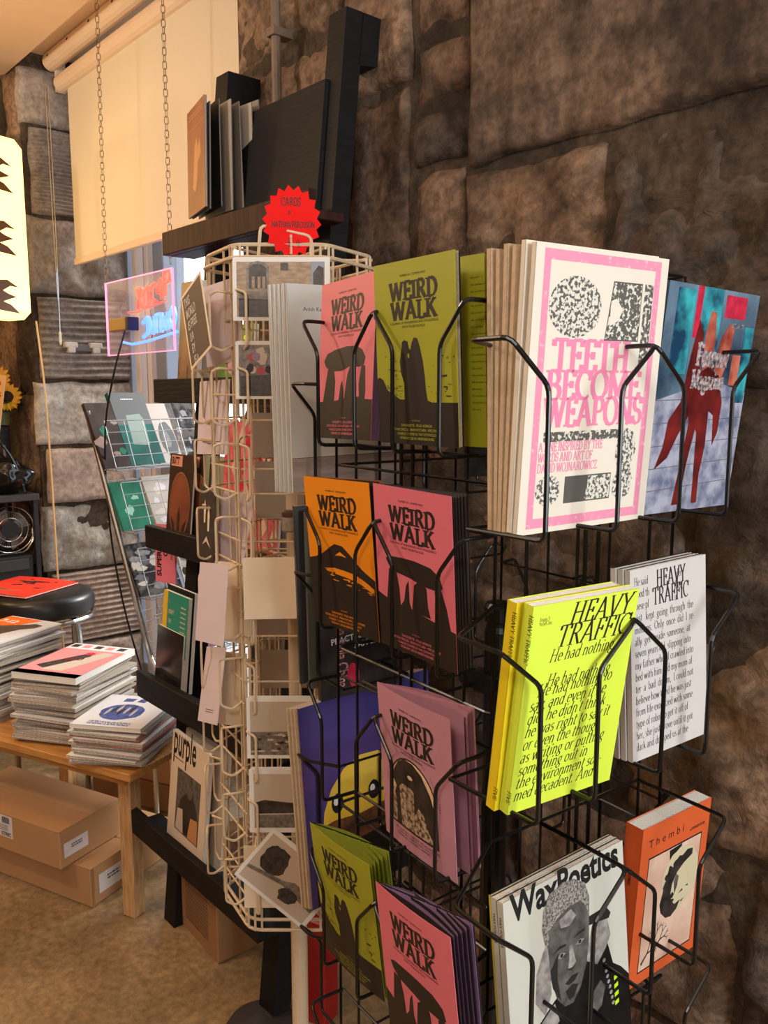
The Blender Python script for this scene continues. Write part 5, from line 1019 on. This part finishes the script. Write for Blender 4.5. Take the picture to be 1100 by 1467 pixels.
# ---------------------------------------------------------------- chrome wire display by the window
CR0 = Vector((-.800, 2.77, 0)); CE_ = Vector((.6,.8,0)); CN = Vector((.8,-.6,0))      # along, outward
cr = empty('wire_display_rack', CR0, 'chrome wire magazine display rack leaning back beside the window below the neon sign', 'rack')
def cp(u, v, z): # v outward; back plane leans left-backwards with height
    return CR0+CE_*u+CN*(v-(z-.45)*.36+.06)+Vector((0,0,z))
WD = .47; mb = MB()
for u in (0, WD): mb = MB(); mb.tube([cp(u,0,.40), cp(u,0,1.44)], .011, CHROME, 10); mb.tube([cp(u,0,.62), cp(u,.04,.45), cp(u,-.13,.0)], .009, CHROME, 8, fil=.04); mb.tube([cp(u,0,.60), cp(u,-.22,.0)], .009, CHROME, 8); mb.build('side_post', cr, CR0)
for k, z in enumerate((1.33, 1.12, .90, .68)):
    mb = MB(); v0, v1 = .02, .085
    zz = lambda q: z-.05+.16*q
    for q in range(5): mb.tube([cp(0,v1,zz(q/4)-.03), cp(WD,v1,zz(q/4)-.03)], .0016 if q not in (0,4) else .0025, CWIRE, 6)
    for q in range(4): mb.tube([cp(0,v0+(v1-v0)*q/3,z-.09), cp(WD,v0+(v1-v0)*q/3,z-.09)], .0015, CWIRE, 6)
    for i in range(7): u = WD*i/6; mb.tube([cp(u,v0-.02,z+.10), cp(u,v0,z-.09), cp(u,v1,z-.09), cp(u,v1+.0,z+.08)], .0016, CWIRE, 6, fil=.01)
    mb.build('wire_basket', cr, CR0)
    mb = MB()
    for q in range(5): mb.tube([cp(0,.0,z-.06+q*.035), cp(WD,.0,z-.06+q*.035)], .0015, CWIRE, 6)
    mb.build('back_wire', cr, CR0)
def rackmag(u, k, w, h, t, m, label, art=None, v=.035, dz=0, pages=None, th=0):
    z = (1.33, 1.12, .90, .68)[k]-.085+dz; ang = math.degrees(math.atan2(.8,.6)); p = cp(u, v, z)
    M = Matrix.Translation(p) @ Matrix.Rotation(math.radians(ang+th), 4, 'Z') @ Matrix.Rotation(-math.radians(26), 4, 'X')
    return booklet('magazine', M, w, h, t, m, label, art=art, pages=pages or PWHITE)
DPH = mat('brown_photo_print', (70,54,46), .65, spec=.15, rgb2=(40,30,26), scale=14); TLP = mat('teal_stadium_print', (24,120,112), .65, spec=.15, rgb2=(34,70,66), scale=5); CSM = mat('grey_beige_cover', (170,152,138), .4); BKP = mat('black_white_photo', (90,84,80), .65, spec=.15, rgb2=(24,22,22), scale=22, contrast=(.45,.56)); GRN = mat('sea_green_cover', (40,130,100), .65, spec=.15, rgb2=(30,100,82), scale=10)
def a_tl(mb, w, h): mb.poly(sc([(.0,.55),(1,.55),(1,1),(0,1)],w,h), INKB, -.0003); mb.poly(sc([(.25,.28),(.72,.26),(.78,.62),(.70,.70),(.30,.68)],w,h), mat('sage_jacket', (96,122,106), .4), -.0005); greek(mb, w*.3, w*.65, h*.90, .004, PWHITE, y=-.0006)
def a_bk(mb, w, h): mb.poly(sc(blob(.52,.40,.26,.30,16,3,.08),w,h), INKB, -.0003); mb.poly(sc(blob(.48,.40,.12,.14,12,4,.1),w,h), SK1, -.0005)
rackmag(-.01, 0, .15, .25, .016, DPH, 'brown photographic magazine, leftmost in the top basket of the chrome rack', cover_bits([DPH, TB, GRN], 4, 8))
rackmag(.10, 0, .15, .285, .020, TLP, 'teal and black magazine with a seated figure, second in the top basket', a_tl, dz=.005)
rackmag(.225, 0, .14, .245, .018, CSM, 'beige magazine with dark round motif, third in the top basket', a_bk)
rackmag(.335, 0, .14, .25, .012, BKP, 'black and white photo magazine, rightmost in the top basket', cover_bits([SK3, SK1], 7, 9))
rackmag(.00, 1, .13, .18, .010, GRN, 'sea green magazine, leftmost in the second basket of the chrome rack', cover_bits([GRN, mat('pale_green_print', (120,180,150), .4)], 2, 4))
rackmag(.14, 1, .14, .19, .012, GYW, 'pale grey magazine beside the sea green one, second basket', cover_bits([CL, CSM, GP], 3))
rackmag(.29, 1, .14, .18, .008, CL, 'lilac white magazine third in the second basket', cover_bits([SW, GP], 5))
rackmag(.00, 2, .18, .19, .010, BKP, 'dark collage magazine, leftmost in the third basket of the chrome rack', cover_bits([SK1, GYW, SK3], 6))
rackmag(.20, 2, .20, .19, .010, CSM, 'brown grey magazine second in the third basket', cover_bits([SK1, DPH, GYW], 8))
rackmag(.10, 3, .16, .17, .010, mat('purple_cover', (74,40,84), .4), 'purple magazine in the lowest basket of the chrome rack', cover_bits([INKB], 8, 3))
rackmag(.28, 3, .16, .18, .012, mat('cyan_cover', (60,180,220), .4), 'cyan edged magazine in the lowest basket beside the purple one', cover_bits([OLV, SK3], 8, 5))
# ---------------------------------------------------------------- stool with red magazine
SC_ = Vector((-1.295, 3.10, 0)); LEA = mat('black_leatherette', (26,26,26), .35)
so = empty('bar_stool', SC_, 'round black padded bar stool with chrome ring and legs, behind the magazine stacks', 'stool')
mb = MB(); mb.lathe([(.05,.680),(.172,.682),(.184,.691),(.188,.705),(.186,.742),(.176,.757),(.14,.765),(.001,.767)], LEA, 40); mb.build('seat', so, smooth=True)
mb = MB(); mb.tube([(.18*math.cos(a), .18*math.sin(a), .670) for a in [2*math.pi*i/32 for i in range(32)]], .009, CHROME, 8, closed=True); mb.build('chrome_ring', so); mb = MB(); mb.tube([(.16*math.cos(a), .16*math.sin(a), .28) for a in [2*math.pi*i/32 for i in range(32)]], .008, CHROME, 8, closed=True); mb.build('foot_ring', so)
for k in range(4): a = math.radians(k*90-20); d = Vector((math.cos(a), math.sin(a), 0)); mb = MB(); mb.tube([d*.10+Vector((0,0,.678)), d*.155+Vector((0,0,.665)), d*.165+Vector((0,0,.60)), d*.17], .011, CHROME, 8, fil=.03); mb.build('leg', so)
def a_redm(mb, w, h):
    P = lambda p, m, y=-.0004: mb.poly(sc(p,w,h), m, y)
    for i in range(18): rr = random.Random(i+2); P(blob(rr.uniform(.25,.8), rr.uniform(.45,.85), rr.uniform(.02,.08),.03,7,i,.5), INKB, -.0004-.00001*i)
    P([(.3,.24),(.55,.18),(.75,.30),(.55,.23),(.33,.29)], TB, -.0006)
ck = hz(-52,845,.774)
booklet('magazine', Matrix.Translation((ck.x,ck.y,.7735)) @ Matrix.Rotation(math.radians(-22), 4, 'Z') @ Matrix.Rotation(-math.pi/2, 4, 'X'), .30, .27, .005, mat('scarlet_magazine', (226,56,36), .45), 'scarlet magazine with black scrawl lying on the bar stool', art=a_redm, curl=.004)
# ---------------------------------------------------------------- black unit with bag, fan, flowers; light box
BU = mat('black_laminate', (38,36,36), .4); DK = mat('dark_grey_laminate', (62,58,58), .5)
UP = hpl(57,716,W(-1.56,0,0),EW); UE = NW.copy()
un = empty('storage_unit', (UP.x,UP.y,0), 'black open storage unit with a fan compartment, left behind the bar stool', 'cabinet'); un.rotation_euler = (0,0,math.atan2(UE.y,UE.x)); zt = UP.z
mb = MB(); mb.bbox((-.75,0,zt-.0),(0,.40,zt+.028), DK, bev=.003); mb.build('top_board', un)
mb = MB(); mb.box((-.022,.015,0),(-.004,.035,zt), BU); mb.box((-.022,.36,0),(-.004,.38,zt), BU); mb.build('side_frame', un)
mb = MB(); mb.box((-.72,.37,0),(-.03,.385,zt), BU); mb.build('back_panel', un)
mb = MB(); mb.bbox((-.70,.03,zt-.24-.40),(-.03,.36,zt-.24), BU, bev=.006); mb.bbox((-.70,.02,zt-.30),(-.05,.035,zt-.25), DK, bev=.004); mb.build('drawer_box', un)
# fan
fn_ = empty('desk_fan', un.matrix_basis @ Vector((-.11,.10,zt-.125)), 'round chrome desk fan inside the black storage unit', 'fan'); fn_.rotation_euler = un.rotation_euler
mb = MB()
for r in (.10,.075,.05): mb.tube([(r*math.cos(a),-.035+(.1-r)*-.1,r*math.sin(a)) for a in [2*math.pi*i/36 for i in range(36)]], .0022, CHROME, 5, closed=True)
for i in range(48): a = 2*math.pi*i/48; mb.tube([(.035*math.cos(a),-.04,.035*math.sin(a)), (.08*math.cos(a),-.04,.08*math.sin(a)), (.102*math.cos(a),-.01,.102*math.sin(a))], .0009, CHROME, 4)
mb.build('guard', fn_)
mb = MB(); mb.tube([(0,-.045,0),(0,-.03,0)], .036, INKB, 20); mb.build('hub', fn_)
mb = MB()
for k in range(4): a0 = k*math.pi/2; mb.add([(.03*math.cos(a0),-.02,.03*math.sin(a0)), (.09*math.cos(a0+.1),-.025,.09*math.sin(a0+.1)), (.09*math.cos(a0+1.0),-.005,.09*math.sin(a0+1.0)), (.03*math.cos(a0+.7),-.01,.03*math.sin(a0+.7))], [(0,1,2,3)], GYF)
mb.build('blades', fn_)
mb = MB(); mb.tube([(-.09,-.03,-.105),(.06,-.03,-.105),(.10,-.02,-.06),(.105,0,0)], .004, CHROME, 6, fil=.02); mb.build('stand', fn_)
# black handbag
hb = empty('handbag', un.matrix_basis @ Vector((-.14,.12,zt+.028)), 'slouchy glossy black handbag with strap on top of the black storage unit', 'bag')
GLB = mat('glossy_black_leather', (16,16,17), .18)
bm = bmesh.new(); bmesh.ops.create_icosphere(bm, subdivisions=4, radius=1)
for v in bm.verts:
    c = v.co; nz = noise.noise(c*2.2)*.22+noise.noise(c*5)*.08; v.co = Vector((c.x*.15*(1+nz), c.y*.08*(1+nz), max(0, c.z*.085*(1+nz)+.07)))
me = bpy.data.meshes.new('body'); bm.to_mesh(me); bm.free(); me.materials.append(GLB); me.polygons.foreach_set('use_smooth', [True]*len(me.polygons)); o = bpy.data.objects.new('body', me); COL.objects.link(o); o.parent = hb
mb = MB(); mb.tube([(-.08,0,.10),(-.05,-.02,.21),(.03,-.03,.24),(.09,-.03,.16),(.12,-.02,.06),(.145,-.05,.01)], .006, GLB, 6, fil=.04); mb.tube([(-.10,.02,.09),(-.02,.03,.20),(.06,.02,.13)], .005, GLB, 6, fil=.04); mb.build('strap', hb)
# dark case with picture behind the bag
dc = empty('display_case', un.matrix_basis @ Vector((-.165,.24,zt+.028)), 'dark case with framed food picture standing behind the handbag', 'case'); dc.rotation_euler = un.rotation_euler
mb = MB(); mb.bbox((-.45,0,0),(.135,.05,.285), mat('case_black', (24,20,20), .4), bev=.003); mb.build('case_body', dc)
mb = MB()
for z in (.02,.05,.235,.262): mb.box((-.44,-.004,z),(.125,0,z+.008), BU)
mb.build('slats', dc)
mb = MB(); mb.poly([(-.20,.09),(.11,.09),(.11,.20),(-.20,.20)], mat('picture_frame_tan', (150,126,112), .4), -.003); mb.poly([(-.19,.095),(.10,.095),(.10,.195),(-.19,.195)], DPH, -.0036); mb.poly(blob(.0,.145,.05,.042,14,2,.08), GYW, -.0042); mb.poly(blob(.0,.145,.028,.026,10,2,.1), DPH, -.0048); mb.poly(blob(.075,.13,.02,.02,9,2,.1), FR, -.0042); mb.poly([(-.16,.215),(.09,.215),(.09,.226),(-.16,.226)], GYW, -.0042); mb.build('framed_picture', dc)
# vase of sunflowers on the case
vz = zt+.028+.286; vs_ = empty('sunflower_vase', un.matrix_basis @ Vector((-.055,.27,vz)), 'short glass vase with sunflowers and green leaves on top of the dark case', 'flowers')
LF = mat('sunflower_leaf_green', (50,84,36), .5, var=.4, scale=20); PT = mat('sunflower_petal_yellow', (240,176,26), .5, var=.2, scale=30); SD = mat('sunflower_seed_brown', (54,32,18), .8, var=.5, scale=120); VG = mat('vase_green_glass', (150,170,110), .1, alpha=.55)
mb = MB(); mb.lathe([(.028,0),(.034,.004),(.036,.06),(.034,.062)], VG, 20); mb.build('vase', vs_)
def leaf(mb, p, d, l, wd, m, up=Vector((0,0,1))):
    d = d.normalized(); s = d.cross(up); s = s.normalized() if s.length > .05 else Vector((1,0,0)); q = s.cross(d)
    prof = [(0,.05),(.25,.8),(.5,1),(.75,.65),(1,.02)]; vs = []
    for t, k in prof: c = p+d*l*t-q*l*.18*t*t; vs += [c-s*wd*k, c-q*wd*.25*k, c+s*wd*k]
    fs = []
    for i in range(4): fs += [(3*i,3*i+1,3*i+4,3*i+3), (3*i+1,3*i+2,3*i+5,3*i+4)]
    mb.add(vs, fs, m)
rr = random.Random(4)
for k, (hx, hy_, hz_, tx) in enumerate([(.055,-.05,.125,.1), (-.06,-.04,.15,-.3), (.0,-.02,.20,0)]):
    c = Vector((hx,hy_,hz_)); nrm = Vector((tx+.25,-.9,.3)).normalized(); s = nrm.orthogonal().normalized(); q = nrm.cross(s)
    mb = MB(); mb.tube([(0,0,.01), (hx*.5,hy_*.4,hz_*.6), tuple(c)], .0035, LF, 6); mb.build('stem', vs_)
    mb = MB()
    for r_ in range(2):
        for i in range(15): a = 2*math.pi*(i+.5*r_)/15; d = s*math.cos(a)+q*math.sin(a)-nrm*(.15-.3*r_); leaf(mb, c+d*.020, d, .036+.01*rr.random(), .010, PT, nrm)
    mb.build('petals', vs_, smooth=False)
    RM = Matrix.Translation(c) @ nrm.to_track_quat('Z','Y').to_matrix().to_4x4(); mb = MB(); mb.lathe([(.026,-.004),(.026,.004),(.018,.010),(.001,.012)], SD, 16, M=RM); mb.build('seed_head', vs_)
for i in range(11):
    a = rr.uniform(0,6.28); d = Vector((math.cos(a)*.8+.3, math.sin(a)*.6-.2, rr.uniform(.0,.9))); mb = MB(); leaf(mb, Vector((rr.uniform(-.02,.04),rr.uniform(-.03,.0),rr.uniform(.05,.13))), d, rr.uniform(.09,.13), rr.uniform(.022,.032), LF); mb.build('leaf', vs_)
booklet('magazine', pose(un.matrix_basis @ Vector((-.235,.29,vz)), -8, -3, 9), .20, .25, .006, mat('peach_zine_cover', (240,190,120), .5), 'peach coloured zine with red capitals leaning behind the sunflowers', 'zine', art=lambda mb, w, h: [sans(mb, 'READ', w*.92, h*.80, .026, FRD, align='r', bold=.02), sans(mb, 'BOOKS', w*.95, h*.62, .022, FRD, align='r', bold=.02)])
# light box with ornate letters
LBM = mat('light_box_diffuser', (255,216,134), .5, emit=2.4); LBT = mat('light_box_letters', (92,56,30), .5)
lp = hY(37,200,3.3); LB_ = Vector((.56,.83,0)); lb = empty('light_box_sign', Vector((lp.x,lp.y,0)), 'glowing cream light box sign with ornate brown letters at the left edge', 'sign'); lb.rotation_euler = (0,0,math.atan2(.83,.56))
zt_ = lp.z; zb_ = hY(37,458,3.3).z
mb = MB(); mb.bbox((-.75,.0,zb_),(0,.16,zt_), LBM, bev=.03); mb.build('glowing_box', lb)
mb = MB(); mb.box((-.70,.04,zb_+.02),(-.02,.165,zt_-.02), mat('sign_back_metal', (90,80,70), .5)); mb.build('back_plate', lb)
H_b = zt_-zb_
for z in (.78,.44,.12): 
    mb = MB(); c = zb_+H_b*z; mb.poly([(-0.220,c+.02),(-0.160,c+.055),(-0.110,c+.06),(-0.065,c+.035),(-0.100,c+.038),(-0.130,c+.02),(-0.110,c+.01),(-0.075,c+.0),(-0.110,c-.012),(-0.130,c-.02),(-0.100,c-.03),(-0.065,c-.06),(-0.120,c-.055),(-0.170,c-.05),(-0.220,c-.02)], LBT, -.001)
    mb.poly([(-0.340,c-.05),(-0.300,c+.07),(-0.250,c+.05),(-0.270,c),(-0.240,c-.06)], LBT, -.001); mb.build('ornate_letter', lb)
mb = MB(); q = lp+Vector((-.02,.05,0)); q.z = zb_; mb.tube([q, q+Vector((.02,.0,-.25)), q+Vector((.035,-.02,-.6)), q+Vector((.05,-.05,-1.15)), q+Vector((.05,.02,-1.75))], .004, mat('cream_cable', (214,176,120), .5), 6, fil=.1); o = mb.build('power_cable', None, q); tag(o, 'cream power cord running down from the light box sign along the wall corner', 'cable')
# dark stand foot on the floor, bottom left of the white post
mb = MB(); p = hz(375,1475,0); mb.lathe([(.001,0),(.085,0),(.088,.006),(.08,.018),(.03,.024),(.001,.025)], mat('cast_iron_foot', (58,50,46), .5, var=.3), 28); o = mb.build('floor_weight'); o.location = p; tag(o, 'dark round weight plate on the floor at the foot of the ladder shelf', 'weight')
